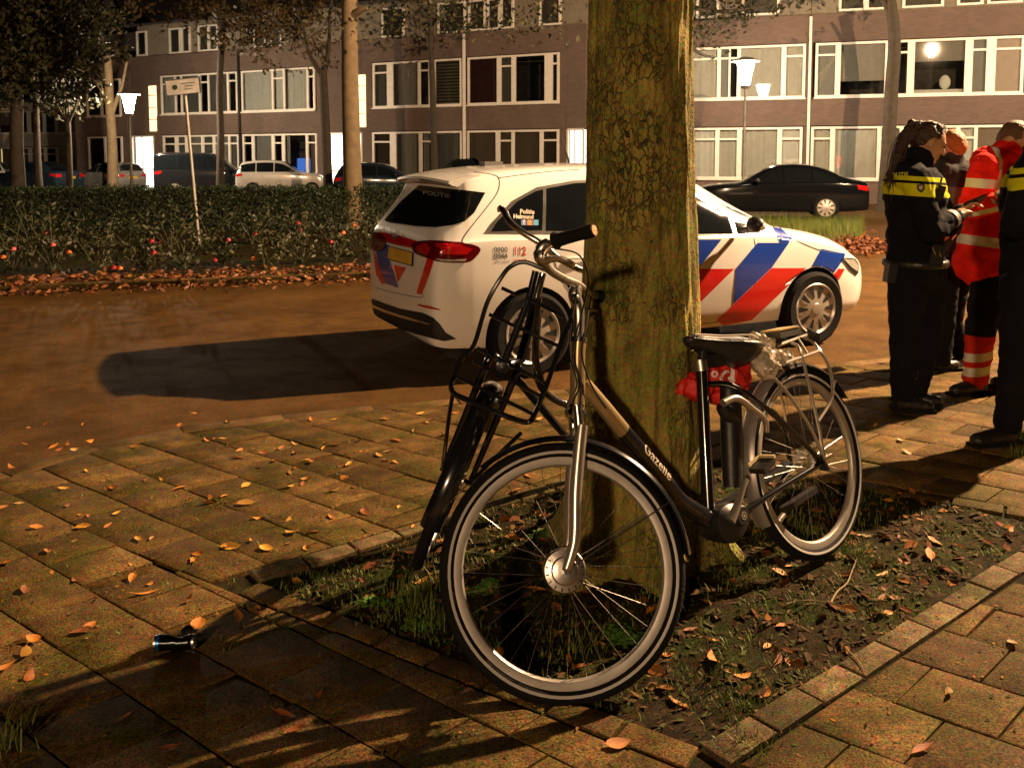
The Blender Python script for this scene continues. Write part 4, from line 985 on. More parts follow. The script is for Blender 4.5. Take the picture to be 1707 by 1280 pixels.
def cpart(name, m, polys, off=.004, smooth=False, rings=5, mirror=False, sm=60, par=None):
    o = None
    for po in polys:
        vs, fs = patch(chit(off), po, rings, smooth)
        if not fs: continue
        o = MB().add(vs, fs).build(name, m, par or C_, smooth=sm)
        if mirror: MB().add([V((p.x,-p.y,p.z)) for p in vs], [f[::-1] for f in fs]).build(name, m, par or C_, smooth=sm)
    return o
def z5(x, y): return (590+x/3.2, 240+y/3.2)
def z6(x, y): return (1140+x/4, 280+y/4)
# side glass
rearq = [z5(735,425),z5(760,375),z5(830,300),z5(930,235),z5(1030,212),z5(1040,300),z5(1005,447),z5(860,440)]
side = side_hit(BV,-1)
def gl(name, pts, m=GLASSD, off=.005, mirror=True, smooth=False):   # side part in car x,z
    for s in (-1, 1) if mirror else (-1,):
        vs, fs = patch(side_hit(BV, s, off), pts, 6, smooth)
        if fs: MB().add(vs, fs).build(name, m, C_, smooth=60)
gl('window_trim', [(-.36,1.065),(-.30,1.13),(-.10,1.29),(.12,1.385),(.45,1.432),(.95,1.438),(1.35,1.40),(1.66,1.29),(2.0,1.115),(2.22,.985),(2.2,.958),(1.3,.995),(.4,1.035)], TRIM, .0035)
gl('window', [(-.30,1.082),(-.24,1.15),(-.06,1.285),(.10,1.355),(.17,1.37),(.10,1.075)])
gl('window', [(.20,1.375),(.45,1.412),(.80,1.42),(.86,1.40),(.86,1.04),(.13,1.07)])
gl('window', [(.97,1.40),(1.02,1.418),(1.30,1.39),(1.58,1.295),(1.86,1.14),(1.84,.985),(.97,1.02)])
gl('window', [(1.90,1.12),(2.0,1.07),(2.15,.985),(1.88,.985)])
# windscreen and rear window
vs, fs = patch(end_hit(BV,1), [(-.60,1.40),(0,1.435),(.60,1.40),(.70,1.10),(.0,1.07),(-.70,1.10)], 7); MB().add(vs, fs).build('windscreen', GLASSD, C_, smooth=60)
cpart('rear_window', GLASSD, [[z5(350,222),z5(700,262),z5(640,370),z5(590,415),z5(520,437),z5(440,447),z5(330,440),z5(180,418),z5(165,408),z5(250,310)]], .006, rings=7)
# stripes
BLUE = mat('stripe_blue', (.008,.045,.34), .3, coat=.8, var=.04); RED = mat('stripe_red', (.62,.012,.012), .3, coat=.8, var=.04)
def q(pts): return [z6(*p) for p in pts]
cpart('blue_stripe', BLUE, [q([(-130,478),(250,478),(100,665),(-20,770),(-130,870)]), q([(490,500),(700,500),(585,665),(330,905),(345,672)]), q([(587,385),(640,398),(722,470),(698,499),(640,497)]), q([(915,540),(1075,572),(1066,605),(990,712),(955,690),(900,686),(826,702)])], .003)
cpart('red_stripe', RED, [q([(100,673),(335,673),(60,942),(-60,1060),(-160,1060),(-110,880)]), q([(584,668),(815,668),(560,912),(400,1062),(290,1066),(216,1016)]), q([(1030,672),(1072,672),(1032,747),(992,715)])], .0032)
cpart('blue_stripe', BLUE, [[z5(105,520),z5(190,540),z5(185,600),z5(215,690),z5(240,768),z5(170,745),z5(145,690)]], .003)
cpart('red_stripe', RED, [[z5(213,645),z5(280,660),z5(235,738)], [z5(395,600),z5(432,610),z5(400,710),z5(362,805),z5(335,795)], [z5(100,545),z5(120,600),z5(168,745),z5(150,748),z5(118,690)]], .0032)
# lights
cpart('tail_light_bar', TAILR, [[z5(108,482),z5(140,470),z5(230,485),z5(350,522),z5(335,560),z5(230,540),z5(130,512)]], .006)
tl = cpart('tail_light', TAILD, [[z5(315,545),z5(345,522),z5(440,518),z5(560,528),z5(640,540),z5(672,562),z5(650,600),z5(600,632),z5(470,630),z5(400,610),z5(335,585)]], .012, smooth=True)
cpart('lens', TAILR, [[z5(340,545),z5(395,532),z5(415,560),z5(400,595),z5(350,575)], [z5(440,535),z5(560,540),z5(630,560),z5(600,590),z5(470,590)]], .015, par=tl)
cpart('lens_strip', LENS, [[z5(440,612),z5(530,618),z5(600,612),z5(590,625),z5(470,626)]], .016, par=tl)
vs, fs = patch(end_hit(BV,-1,.012), [(.80,.955),(.55,.985),(.30,.95),(.35,.86),(.6,.83),(.79,.86)], 5, True); MB().add(vs, fs).build('tail_light', TAILD, C_, smooth=60)
hl = cpart('head_light', BLACK, [[z6(1045,602),z6(1090,600),z6(1140,605),z6(1162,640),z6(1160,700),z6(1145,718),z6(1100,680)]], .006)
cpart('lens', LENS, [[z6(1060,608),z6(1130,612),z6(1155,645),z6(1150,690),z6(1110,660)]], .010, par=hl)
vs, fs = patch(end_hit(BV,1,.008), [(.45,.70),(.70,.74),(.72,.66),(.5,.62)], 4); MB().add(vs, fs).build('head_light', LENS, C_, smooth=60)
vs, fs = patch(end_hit(BV,1,.006), [(-.40,.64),(.40,.64),(.34,.50),(-.34,.50)], 4); MB().add(vs, fs).build('grille', BLACK, C_, smooth=60)
cpart('reflector', TAILR, [[z5(343,853),z5(400,862),z5(465,882),z5(455,886),z5(390,876),z5(345,862)]], .005)
# number plate, handle, diffuser
pl = cpart('number_plate', PLATE, [[z5(195,548),z5(320,582),z5(316,648),z5(188,610)]], .014)
cpart('plate_frame', BLACK, [[z5(190,543),z5(324,578),z5(320,654),z5(184,615)]], .010)
cpart('bumper_lower', CARB, [[z5(78,815),z5(160,848),z5(250,878),z5(250,985),z5(150,950),z5(95,905)],[z5(250,878),z5(370,900),z5(425,925),z5(425,1038),z5(330,1012),z5(250,985)],[z5(425,925),z5(455,955),z5(490,1005),z5(545,1038),z5(480,1050),z5(425,1038)]], .006)
cpart('bumper_trim', TRIM, [[z5(88,850),z5(170,884),z5(250,911),z5(250,924),z5(170,898),z5(90,864)],[z5(250,911),z5(330,934),z5(410,956),z5(410,965),z5(330,946),z5(250,924)]], .010)
cpart('sill_strip', CARB, [[(1150,560),(1293,548),(1290,556),(1150,574)]], .005)
# shut lines
def seam(pts, mir=True):
    for s in (-1,1) if mir else (-1,):
        h = side_hit(BV, s, .0005); q_ = [h(x,z) for x,z in [tuple(p)[:2] for p in spl([V((a,b,0)) for a,b in pts], 6)]]
        q_ = [p for p in q_ if p]
        MB().tube(q_, .0028, 5).build('door_seam', BLACK, C_)
seam([(.16,1.06),(.19,.80),(.36,.55),(.42,.30)]); seam([(.915,1.03),(.93,.7),(.93,.30),(.9,.26)]); seam([(2.02,.97),(2.06,.70),(2.0,.40),(1.95,.27)]); seam([(.42,.29),(.9,.27),(1.5,.27),(1.95,.28)])
def seam_px(pts):
    h = chit(.0006); q_ = [h(p.x,p.y) for p in spl([V((*a,0)) for a in pts], 8)]; MB().tube([p for p in q_ if p], .003, 5).build('panel_gap', BLACK, C_)
seam_px([z5(640,150),z5(740,165),z5(775,190),z5(765,260),z5(700,350),z5(620,450),z5(585,500),z5(578,522)]); seam_px([z5(775,182),z5(900,165),z5(1050,148),z5(1200,138)])
seam_px([z6(720,472),z6(900,545),z6(1040,568)]); seam_px([z5(100,760),z5(200,790),z5(350,818),z5(370,800)])
for s in (-1,1):
    for x in (.28, 1.12):
        h = side_hit(BV, s, .018); MB().tube(spl([h(x,.86)-V((0,s*.012,0)), h(x+.05,.866), h(x+.15,.866), h(x+.2,.86)-V((0,s*.012,0))],4), .009, 8).build('door_handle', WHITEP, C_)
    mb = MB(); p = V((1.88, s*.90, 1.02)); mb.tube([p, p+V((.0,s*.08,.02))], .02, 8); mb.build('mirror_foot', BLACK, C_)
    mb = MB(); mb.ell(p+V((.02,s*.14,.055)), (.06,.09,.065), 16, 12); mb.build('wing_mirror', BLACK, C_)
    mb = MB(); mb.ell(p+V((.032,s*.145,.045)), (.058,.088,.055), 16, 12); mb.build('mirror_shell', WHITEP, C_)
for x in (0,2.70):
    for s in (1,-1): car_wheel(C_, x, s, .318)
# roof fittings, wiper, spoiler lip
mb = MB(); mb.box((.05,-.02,1.552), (.16,.11,.045)); mb.build('roof_unit', mat('roof_unit_grey', (.10,.10,.095), .6), C_)
mb = MB(); mb.tube([(.75,-.05,1.56),(.70,-.05,1.72),(.68,-.05,1.78)], [.012,.004,.003], 8); mb.build('aerial', BLACK, C_)
rings = []
for k in range(13):
    y = -.605+1.21*k/12; q_ = (y/.62)**2; z = -.028*q_; xo = .05*q_
    rings.append([V((a+xo,y,b+z)) for a,b in ((-.34,1.502),(-.48,1.489),(-.585,1.462),(-.592,1.444),(-.56,1.428),(-.46,1.405),(-.36,1.44))])
MB().loft(rings).build('spoiler', WHITEP, C_, smooth=50)
# writing on the car
def car_text(txt, px, py, hgt, m, bold=.01, sx=1.0, slope=(0,0), par=None, off=.0025, align='LEFT'):
    vs, fs = text_mesh(txt, 1.0, bold, align); h = chit(off); out = []
    for p in vs:
        x = px+p.x*hgt*sx; r_ = h(x, py-p.y*hgt*1.02 + (x-px)*slope[0]); out.append(r_ or V((0,0,0)))
    return MB().add(out, fs).build('lettering', m, C_, smooth=0)
GREYT = mat('print_grey', (.10,.10,.12), .5); REDT = mat('print_red', (.55,.03,.015), .5)
car_text('0900', 823, 417, 12.5, GREYT, .015, .92); car_text('8844', 823, 427.5, 12.5, GREYT, .02, .92); car_text('geen spoed', 824, 436, 6.0, GREYT, .0, .9); car_text('112', 855, 419.5, 19, REDT, .02, .78); car_text('spoed', 855.5, 434, 10, REDT, .01, .9)
WHT = mat('print_white', (.75,.68,.55), .5)
car_text('Politie', 866, 353.5, 10, WHT, .03, .95, (.03,), off=.008); car_text('Helmond', 855, 361.5, 10, WHT, .03, .9, (.03,), off=.008)
for i,(c, n) in enumerate(((( .12,.2,.55),'f'),((.7,.25,.08),'o'),((.08,.4,.7),'t'))):
    mm = mat('badge_%d' % i, c, .5); px = 868.5+i*10
    cpart('badge', mm, [[(px,367),(px+8.5,367),(px+8.5,376),(px,376)]], .006)
car_text('f', 871.5, 371.5, 10, WHT, .05, .8, off=.008)
car_text('POLITIE', 706, 322, 9, mat('print_pale',(.16,.14,.135),.5), .01, 1.5, (.14,), off=.009); car_text('B 180', 632, 382, 9, CHROME, .02, 1.3, (.08,), off=.008)
mb = MB(); 
cpart('star_badge', CHROME, [[z5(212,470),z5(222,458),z5(232,470),z5(236,500),z5(222,512),z5(210,498)]], .012)

# --- generic parked cars
def lerp_st(st, L, H, W): return [(a*L, b, c*H, d*H, e*W, f*W) for a,b,c,d,e,f in st]
HATCH = [(-.70,.38,.62,.58,.62,.5),(-.68,.28,.86,.78,.78,.66),(-.62,.24,1.02,.92,.83,.70),(-.45,.22,1.30,.95,.86,.66),(-.30,.22,1.42,.96,.87,.62),(.3,.2,1.49,.95,.885,.61),(.9,.2,1.47,.93,.885,.6),(1.3,.2,1.38,.92,.88,.57),(1.7,.2,1.16,.91,.88,.62),(2.05,.2,.97,.88,.87,.70),(2.4,.2,.93,.85,.86,.70),(2.8,.2,.86,.76,.83,.66),(3.05,.22,.76,.66,.76,.58),(3.16,.28,.58,.5,.62,.42)]
SEDAN = [(-1.08,.40,.66,.60,.62,.5),(-1.06,.30,.86,.78,.76,.62),(-.98,.26,1.0,.90,.82,.70),(-.70,.24,1.06,.93,.86,.72),(-.42,.22,1.14,.94,.88,.68),(-.1,.22,1.30,.95,.89,.60),(.35,.2,1.43,.95,.89,.57),(.9,.2,1.46,.94,.89,.57),(1.35,.2,1.40,.93,.89,.55),(1.75,.2,1.2,.92,.89,.60),(2.15,.2,.98,.89,.88,.70),(2.6,.2,.93,.85,.87,.70),(3.0,.2,.87,.77,.84,.66),(3.3,.22,.77,.66,.76,.58),(3.42,.28,.58,.5,.62,.42)]
SUV = [(-.78,.42,.80,.70,.68,.56),(-.76,.32,1.0,.86,.80,.70),(-.70,.28,1.14,1.0,.86,.74),(-.58,.27,1.36,1.06,.88,.70),(-.46,.27,1.55,1.08,.89,.68),(.3,.26,1.64,1.07,.90,.67),(1.0,.26,1.63,1.05,.90,.66),(1.4,.26,1.54,1.04,.90,.63),(1.8,.26,1.28,1.02,.895,.68),(2.1,.26,1.12,1.0,.885,.74),(2.5,.26,1.07,.97,.88,.74),(2.9,.27,1.0,.88,.85,.70),(3.12,.28,.88,.76,.78,.62),(3.2,.34,.66,.56,.64,.46)]
VAN = [(-.86,.40,.80,.70,.72,.62),(-.85,.30,1.2,.95,.84,.74),(-.82,.27,1.6,1.05,.87,.76),(-.76,.26,1.82,1.1,.88,.76),(.3,.26,1.86,1.1,.89,.76),(1.3,.26,1.84,1.1,.89,.74),(1.75,.26,1.72,1.1,.89,.70),(2.1,.26,1.42,1.1,.885,.70),(2.4,.26,1.16,1.04,.88,.74),(2.8,.27,1.06,.94,.86,.70),(3.1,.28,.92,.80,.80,.62),(3.2,.34,.68,.58,.66,.46)]
def parked(name, st, loc, yaw, col, label, wb=2.6, glassline=None, metal=.0, rr=.315, scale=1.0, rough=.22):
    t = thing(name, label, 'car', loc, yaw, 'cars parked along the far street'); t.scale = (scale,)*3
    key = 'paint_'+label[:14].replace(' ','_'); m = mat(key, col, .12 if sum(col) < .1 else rough, metal, var=.03, coat=.35 if sum(col) < .1 else 1.0, scale=2, spec=.3)
    me = car_body(st, (0, wb), .34, [m, CARB], .31); link('body', me, t); bv = bvh_of(me)
    xs = [s[0] for s in st]; 
    def top(x):
        r = bv.ray_cast(V((x,0,5)), V((0,0,-1))); return r[0].z if r[0] else .5
    belt = max(s[3] for s in st); ztop = max(s[2] for s in st)
    x0 = next(x/50 for x in range(-50,120) if top(x/50) > belt+.24); x1 = next(x/50 for x in range(150,0,-1) if top(x/50) > belt+.15)
    zt = lambda x: top(x)-.115
    n = 10; cuts = [x0, x0+(x1-x0)*.30, x0+(x1-x0)*.62, x1]
    for i in range(3):
        a, b = cuts[i]+.025, cuts[i+1]-.025; xx = [a+(b-a)*k/8 for k in range(9)]
        poly = [(x, max(zt(x), belt+.05)) for x in xx]+[(b,belt+.03),(a,belt+.03)]
        for s in (-1,1):
            vs, fs = patch(side_hit(bv, s, .006), poly, 4)
            if fs: MB().add(vs, fs).build('window', GLASSD, t, smooth=60)
    for s, nm in ((-1,'rear_window'),(1,'windscreen')):
        vs, fs = patch(end_hit(bv, s, .006), [(-.56,ztop-.10),(.56,ztop-.10),(.66,belt+.10),(-.66,belt+.10)], 5)
        if fs: MB().add(vs, fs).build(nm, GLASSD, t, smooth=60)
    for s in (1,-1):
        vs, fs = patch(end_hit(bv,-1,.01), [(s*.78,belt-.05),(s*.50,belt-.06),(s*.50,belt-.2),(s*.78,belt-.2)], 4)
        if fs: MB().add(vs, fs).build('tail_light', TAILR, t, smooth=60)
        vs, fs = patch(end_hit(bv,1,.01), [(s*.70,.70),(s*.42,.68),(s*.42,.58),(s*.70,.60)], 4)
        if fs: MB().add(vs, fs).build('head_light', LENS, t, smooth=60)
        xr = min(q_[0] for q_ in st); vs, fs = patch(side_hit(bv, s, .008), [(xr+.05,belt-.06),(xr+.34,belt-.03),(xr+.30,belt-.14),(xr+.06,belt-.18)], 4)
        if fs: MB().add(vs, fs).build('tail_light', TAILR, t, smooth=60)
        mb = MB(); mb.ell((x1-.18, s*.98, belt+.06), (.07,.09,.06), 10, 8); mb.build('wing_mirror', BLACK, t)
    vs, fs = patch(end_hit(bv,-1,.012), [(-.26,.78),(.26,.78),(.26,.67),(-.26,.67)], 3)
    if fs: MB().add(vs, fs).build('number_plate', PLATE, t, smooth=60)
    for x in (0,wb):
        for s in (1,-1): car_wheel(t, x, s, rr, slots=9, detail=False)
    return t
def gpt(px, py): p = gr(px, py, -.1); return p
def put_car(name, st, px, s, yaw, col, label, **k):
    Y = FPX/s; p = at(px, 265, Y); return parked(name, st, (p.x, Y, -.1), rad(yaw), col, label, **k)
put_car('sedan_car', SEDAN, 1372, 62.5, 168, (.004,.005,.007), 'black sedan with its tail to the right, parked behind the police car', rr=.33, wb=2.75)
put_car('hatchback_car', HATCH, 205, 35, 152, (.42,.41,.39), 'silver hatchback in front of the bright doorway', metal=.7, scale=.96)
put_car('estate_car', SEDAN, 88, 36, 158, (.012,.022,.035), 'dark blue car with yellow number plate left of the silver hatchback')
put_car('hatchback_car', HATCH, -12, 34, 200, (.5,.49,.46), 'pale car cut off by the left picture edge', metal=.4)
put_car('delivery_van', VAN, 296, 38.5, 12, (.010,.011,.014), 'black van behind the sign post')
put_car('coupe_car', SUV, 425, 39, 8, (.55,.53,.50), 'white car right of the black van', metal=.2, scale=.93)
put_car('estate_car', HATCH, 590, 45, 4, (.010,.016,.026), 'dark blue car half hidden by the pale tree trunk', scale=.98)
put_car('hatchback_car', SUV, 775, 40, 4, (.010,.011,.013), 'dark car roof showing above the police car roof', scale=1.0)
put_car('van_car', VAN, 915, 38, 5, (.45,.42,.36), 'pale van roof showing between police car and trunk', metal=.3, scale=1.0)
# ------------------------------------------------------------------ flats along the far street
FRAME = mat('window_frame_white', (.66,.62,.56), .45, var=.06)
def brick_mat(name, c1, c2, mo):
    m = mat(name, c1, .85); N, L, b = nodes(m); tc = [n for n in N if n.type == 'TEX_COORD'][0]
    mp = N.new('ShaderNodeMapping'); mp.inputs['Rotation'].default_value = (rad(90),0,0); L.new(tc.outputs['Object'], mp.inputs[0])
    br = N.new('ShaderNodeTexBrick'); br.inputs['Color1'].default_value = (*c1,1); br.inputs['Color2'].default_value = (*c2,1); br.inputs['Mortar'].default_value = (*mo,1)
    br.inputs['Scale'].default_value = 1; br.inputs['Brick Width'].default_value = .22; br.inputs['Row Height'].default_value = .065; br.inputs['Mortar Size'].default_value = .008
    L.new(mp.outputs[0], br.inputs['Vector'])
    nz = N.new('ShaderNodeTexNoise'); nz.inputs['Scale'].default_value = .8; L.new(tc.outputs['Object'], nz.inputs['Vector'])
    r = N.new('ShaderNodeMapRange'); r.inputs['To Min'].default_value = .7; r.inputs['To Max'].default_value = 1.3; L.new(nz.outputs[0], r.inputs[0])
    vm = N.new('ShaderNodeVectorMath'); vm.operation = 'SCALE'; L.new(br.outputs[0], vm.inputs[0]); L.new(r.outputs[0], vm.inputs['Scale']); L.new(vm.outputs[0], b.inputs['Base Color']); return m
BRICK = brick_mat('brown_brick', (.125,.08,.062), (.095,.062,.05), (.10,.08,.066))
BRICKP = brick_mat('pale_brick', (.42,.36,.28), (.37,.31,.24), (.3,.26,.21))
RENDER = mat('pale_render', (.42,.38,.33), .85, bump=.2)
ROOFT = mat('roof_tiles', (.035,.03,.027), .8, bump=.5, bscale=12)
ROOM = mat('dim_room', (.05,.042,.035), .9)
def glass_mat():
    m = bpy.data.materials.new('window_glass'); m.use_nodes = True; N, L = m.node_tree.nodes, m.node_tree.links; N.remove(N['Principled BSDF'])
    t = N.new('ShaderNodeBsdfTransparent'); t.inputs[0].default_value = (.85,.87,.87,1); g = N.new('ShaderNodeBsdfGlossy'); g.inputs['Roughness'].default_value = .02
    lw = N.new('ShaderNodeLayerWeight'); lw.inputs[0].default_value = .3; mr = N.new('ShaderNodeMapRange'); mr.inputs['To Min'].default_value = .09; mr.inputs['To Max'].default_value = .7
    L.new(lw.outputs['Fresnel'], mr.inputs[0]); x = N.new('ShaderNodeMixShader'); L.new(mr.outputs[0], x.inputs[0]); L.new(t.outputs[0], x.inputs[1]); L.new(g.outputs[0], x.inputs[2]); L.new(x.outputs[0], N['Material Output'].inputs[0]); return m
WGLASS = glass_mat()
CUR = {'curtain': mat('curtain_cream', (.85,.80,.70), .9, var=.05), 'sheer': mat('curtain_sheer', (.66,.60,.50), .9, var=.05), 'grey': mat('blind_grey', (.34,.32,.29), .9, var=.05), 'blind': mat('blind_taupe', (.42,.37,.32), .9, var=.05), 'maroon': mat('curtain_maroon', (.11,.025,.03), .9, var=.05), 'brown': mat('blind_brown', (.34,.25,.18), .9, var=.05), 'pink': mat('panel_salmon', (.66,.50,.40), .8, var=.05), 'panel': mat('panel_brown', (.16,.11,.085), .8, var=.05), 'slat': mat('slat_wood', (.34,.27,.19), .7, var=.05), 'pillow': mat('blind_beige', (.30,.26,.21), .9, var=.05)}
LITW = mat('lit_hall', (.8,.8,.75), .6, emit=(1,.93,.78), es=3.2); LITY = mat('lit_stair', (.8,.7,.5), .6, emit=(1,.74,.36), es=1.7); TV = mat('tv_screen', (.02,.05,.1), .3, emit=(.10,.28,1.0), es=.9)
class Block:
    def __init__(s, a, b, name, label):
        (pa, sa), (pb_, sb) = a, b; s.p0 = at(pa,265,FPX/sa); s.p1 = at(pb_,265,FPX/sb); s.p0.z = s.p1.z = 0
        s.d = (s.p1-s.p0).normalized(); s.t = thing(name, label, 'building', (s.p0.x, s.p0.y, -.1), math.atan2(s.d.y, s.d.x))
    def u(s, px):
        k = (px-853.5)/FPX; # point p0+d*u with x = k*y' (depth along the camera axis ~ y)
        k *= math.cos(PITCH)*1.0
        return (k*s.p0.y - s.p0.x)/(s.d.x - k*s.d.y)
    def slab(s, name, m, u0, u1, y0, y1, z0, z1, par=None):
        return MB().box(((u0+u1)/2,(y0+y1)/2,(z0+z1)/2), (u1-u0, y1-y0, z1-z0)).build(name, m, par or s.t, smooth=0)
    def window(s, panes, z0, z1, sill=True, y=0.0):
        us = [(s.u(a), s.u(b), k) for a,b,k in panes]; a, b = us[0][0]-.08, us[-1][1]+.08; mb = MB(); fw = .07
        mb.box(((a+b)/2,y,z1-.04), (b-a,.09,.08)); mb.box(((a+b)/2,y,z0+.035), (b-a,.10,.07))
        edges = [a]+[(us[i][1]+us[i+1][0])/2 for i in range(len(us)-1)]+[b]
        for i, e in enumerate(edges):
            w = .09 if i in (0,len(edges)-1) else max(.07, us[i][0]-us[i-1][1]); c = e+.045 if i == 0 else e-.045 if i == len(edges)-1 else e
            mb.box((c,y,(z0+z1)/2), (w,.08,z1-z0-.14))
        narrow = [x for x in us if (x[1]-x[0]) < .95 and z1-z0 > 1.5]
        for x in narrow: mb.box(((x[0]+x[1])/2,y,z1-.42), (x[1]-x[0],.07,.07))
        w = mb.build('window', FRAME, s.t, smooth=0)
        if sill: s.slab('sill', FRAME, a-.03, b+.03, y-.12, y-.045, z0-.055, z0-.005, w)
        for (p, q_, k) in us:
            s.slab('pane', WGLASS, p-.02, q_+.02, y+.0, y+.012, z0+.07, z1-.08, w)
            if k == 'dark': continue
            if k == 'tv':
                s.slab('screen', TV, p+.25, q_-.05, y+.5, y+.53, z0+.15, z0+.75, w); k = 'grey'; s.slab('curtain', CUR[k], p, p+.2, y+.10, y+.14, z0+.07, z1-.08, w); continue
            if k == 'slat':
                mb = MB(); n = int((z1-z0)/.13)
                for i in range(n): mb.box(((p+q_)/2, y+.08, z0+.12+i*.13), (q_-p, .03, .07))
                o = mb.build('slatted_blind', CUR['slat'], w, smooth=0); o['kind'] = 'stuff'; continue
            zb = z0+.07
            if k == 'blind': zb = z0+.55
            if k == 'pillow': zb = z1-.75
            if k in ('curtain','sheer'):
                n = max(6, int((q_-p)/.07)); vs = []; fs = []
                for i in range(n+1):
                    x = p+(q_-p)*i/n; dy = .03*math.sin(i*2.1)+.02*math.sin(i*.9)
                    vs += [(x,y+.12+dy,zb),(x,y+.12+dy*.7,z1-.08)]
                for i in range(n): fs.append([2*i,2*i+2,2*i+3,2*i+1])
                MB().add(vs, fs).build('curtain', CUR[k], w, smooth=180)
            else: s.slab('blind', CUR[k], p, q_, y+.10, y+.13, zb, z1-.08, w)
            if k == 'pillow':
                mb = MB(); mb.ell((q_-.55,y+.35,z0+.45), (.18,.08,.25), 12, 8); mb.build('cushion', CUR['curtain'], w); s.slab('ledge', CUR['curtain'], p, q_, y+.2, y+.5, z0+.05, z0+.2, w)
    def lit(s, a, b, z0, z1, m, name='entrance', bars=True):
        u0, u1 = s.u(a), s.u(b); o = s.slab(name, m, u0, u1, .25, .3, z0, z1)
        if bars:
            mb = MB()
            for i in range(4): mb.box(((u0+u1)/2 if i > 1 else (u0 if i == 0 else u1), .02, (z0+z1)/2 if i < 2 else (z1 if i == 2 else z0+1.1)), (.07 if i < 2 else u1-u0, .08, (z1-z0) if i < 2 else .07))
            mb.box((u0+(u1-u0)*.45,.02,(z0+z1)/2),(.05,.06,z1-z0)); mb.build('door_frame', FRAME, o, smooth=0)
        return o
Gz, F1z, F2z = (.85,2.72), (3.76,5.66), (6.72,7.95)
# left and middle flats
A1 = Block((128,31.2),(972,43.4),'apartment_block','brown brick flats with white window bands left of the trunk')
ua, ub = A1.u(128), A1.u(972)
for a, b in ((128,215),(262,402),(402,540),(612,774),(774,940)):
    for z0, z1, nm in ((2.76,3.70,'brick_band'),(5.70,6.66,'brick_band')): A1.slab(nm, BRICK, A1.u(a)+.01, A1.u(b)-.01, -.03, .3, z0, z1)
    A1.slab('brick_base', BRICK, A1.u(a)+.01, A1.u(b)-.01, -.03, .3, -.05, .80)
for a, b in ((215,220.5),(257.5,271),(529.5,546.5),(604.5,621)): A1.slab('brick_pier', BRICK, A1.u(a), A1.u(b), .0, .35, -.05, 6.68)
for a, b, z0 in ((221,257,2.72),(547,603.5,2.72)): A1.slab('brick_pier', BRICK, A1.u(a), A1.u(b), .03, .33, z0, 6.68)
for a, b in ((128,147),(206,214.5),(931,945)): A1.slab('brick_pier', BRICK, A1.u(a), A1.u(b), .01, .35, -.05, 6.68)
A1.slab('brick_pier', BRICK, A1.u(945.2), A1.u(975), .01, .35, 2.75, 6.68)
for a, b in ((399,402.5),(770.5,779)): A1.slab('downpipe', BLACK if a < 500 else FRAME, A1.u(a)+.1, A1.u(a)+.2, -.12, -.04, -.05, 6.6)
A1.slab('room_backdrop', ROOM, ua, ub, 1.4, 1.5, -.05, 8.2)
W = A1.window
W([(150,171,'dark'),(174,203,'dark')], *F1z); W([(274,295,'curtain'),(297,305,'dark'),(307,335,'grey'),(338,350,'dark'),(352,382,'grey'),(385,397,'dark')], *F1z)
W([(408,456,'curtain'),(459,475,'curtain'),(478,514,'curtain'),(517,525,'dark')], *F1z); W([(626,647,'grey'),(657,698,'sheer'),(702,716,'dark'),(727,768,'slat')], *F1z)
W([(783,829,'maroon'),(836,853,'grey'),(860,908,'dark'),(921,929,'dark')], *F1z)
W([(150,175,'panel'),(178,203,'dark')], *Gz); W([(275,293,'panel'),(298,310,'grey'),(315,337,'sheer'),(341,356,'grey'),(360,382,'sheer'),(385,397,'grey')], *Gz)
W([(408,421,'dark'),(426,454,'grey'),(459,471,'dark'),(476,511,'tv'),(515,527,'panel')], *Gz); W([(624,651,'panel'),(661,699,'sheer'),(704,720,'sheer'),(727,768,'grey')], *Gz); W([(782,827,'brown'),(834,853,'brown'),(858,900,'brown'),(906,929,'panel')], *Gz)
A1.lit(221,257,-.05,2.7,LITW); A1.lit(547,603,-.05,2.7,LITW); A1.lit(946,972,-.05,2.7,LITW)
for a, b in ((252,264),(599,611)): o = A1.slab('stair_window', LITY, A1.u(a), A1.u(b), -.03, .0, 2.95, 5.2); [A1.slab('glazing_bar', FRAME, A1.u(a), A1.u(b), -.045, -.032, z, z+.05, o) for z in (3.5,4.1,4.7)]
for a, b in ((128,170),(232,262),(262,402),(402,560),(560,730),(730,980)):
    A1.slab('upper_wall', mat('upper_render_dimmed', (.17,.145,.11), .9, var=.1), A1.u(a)+.01, A1.u(b)-.01, .12, .4, 6.68, 8.25)  # pale render darkened in its colour for the dimness above the lamp hats
for a, b in ((155,168),(234,247),(288,303),(308,319),(336,350),(353,365),(428,444),(455,470),(640,672),(732,773),(783,806),(814,830),(836,852),(900,930)): W([(a,b,'dark')], F2z[0], F2z[1], False, .075)
r = MB(); r.add([(ua-.4,-.35,8.24),(ub+.3,-.35,8.24),(ub+.3,5.5,11.6),(ua-.4,5.5,11.6),(ua-.4,-.35,8.12),(ub+.3,-.35,8.12),(ub+.3,9,8.12),(ua-.4,9,8.12)], [[0,1,2,3],[4,5,1,0],[3,2,6,7],[4,0,3,7],[5,6,2,1]]); r.build('roof', ROOFT, A1.t, smooth=0)
A1.slab('gable_wall', BRICK, ua-.02, ua+.25, .36, 9, -.05, 8.1)
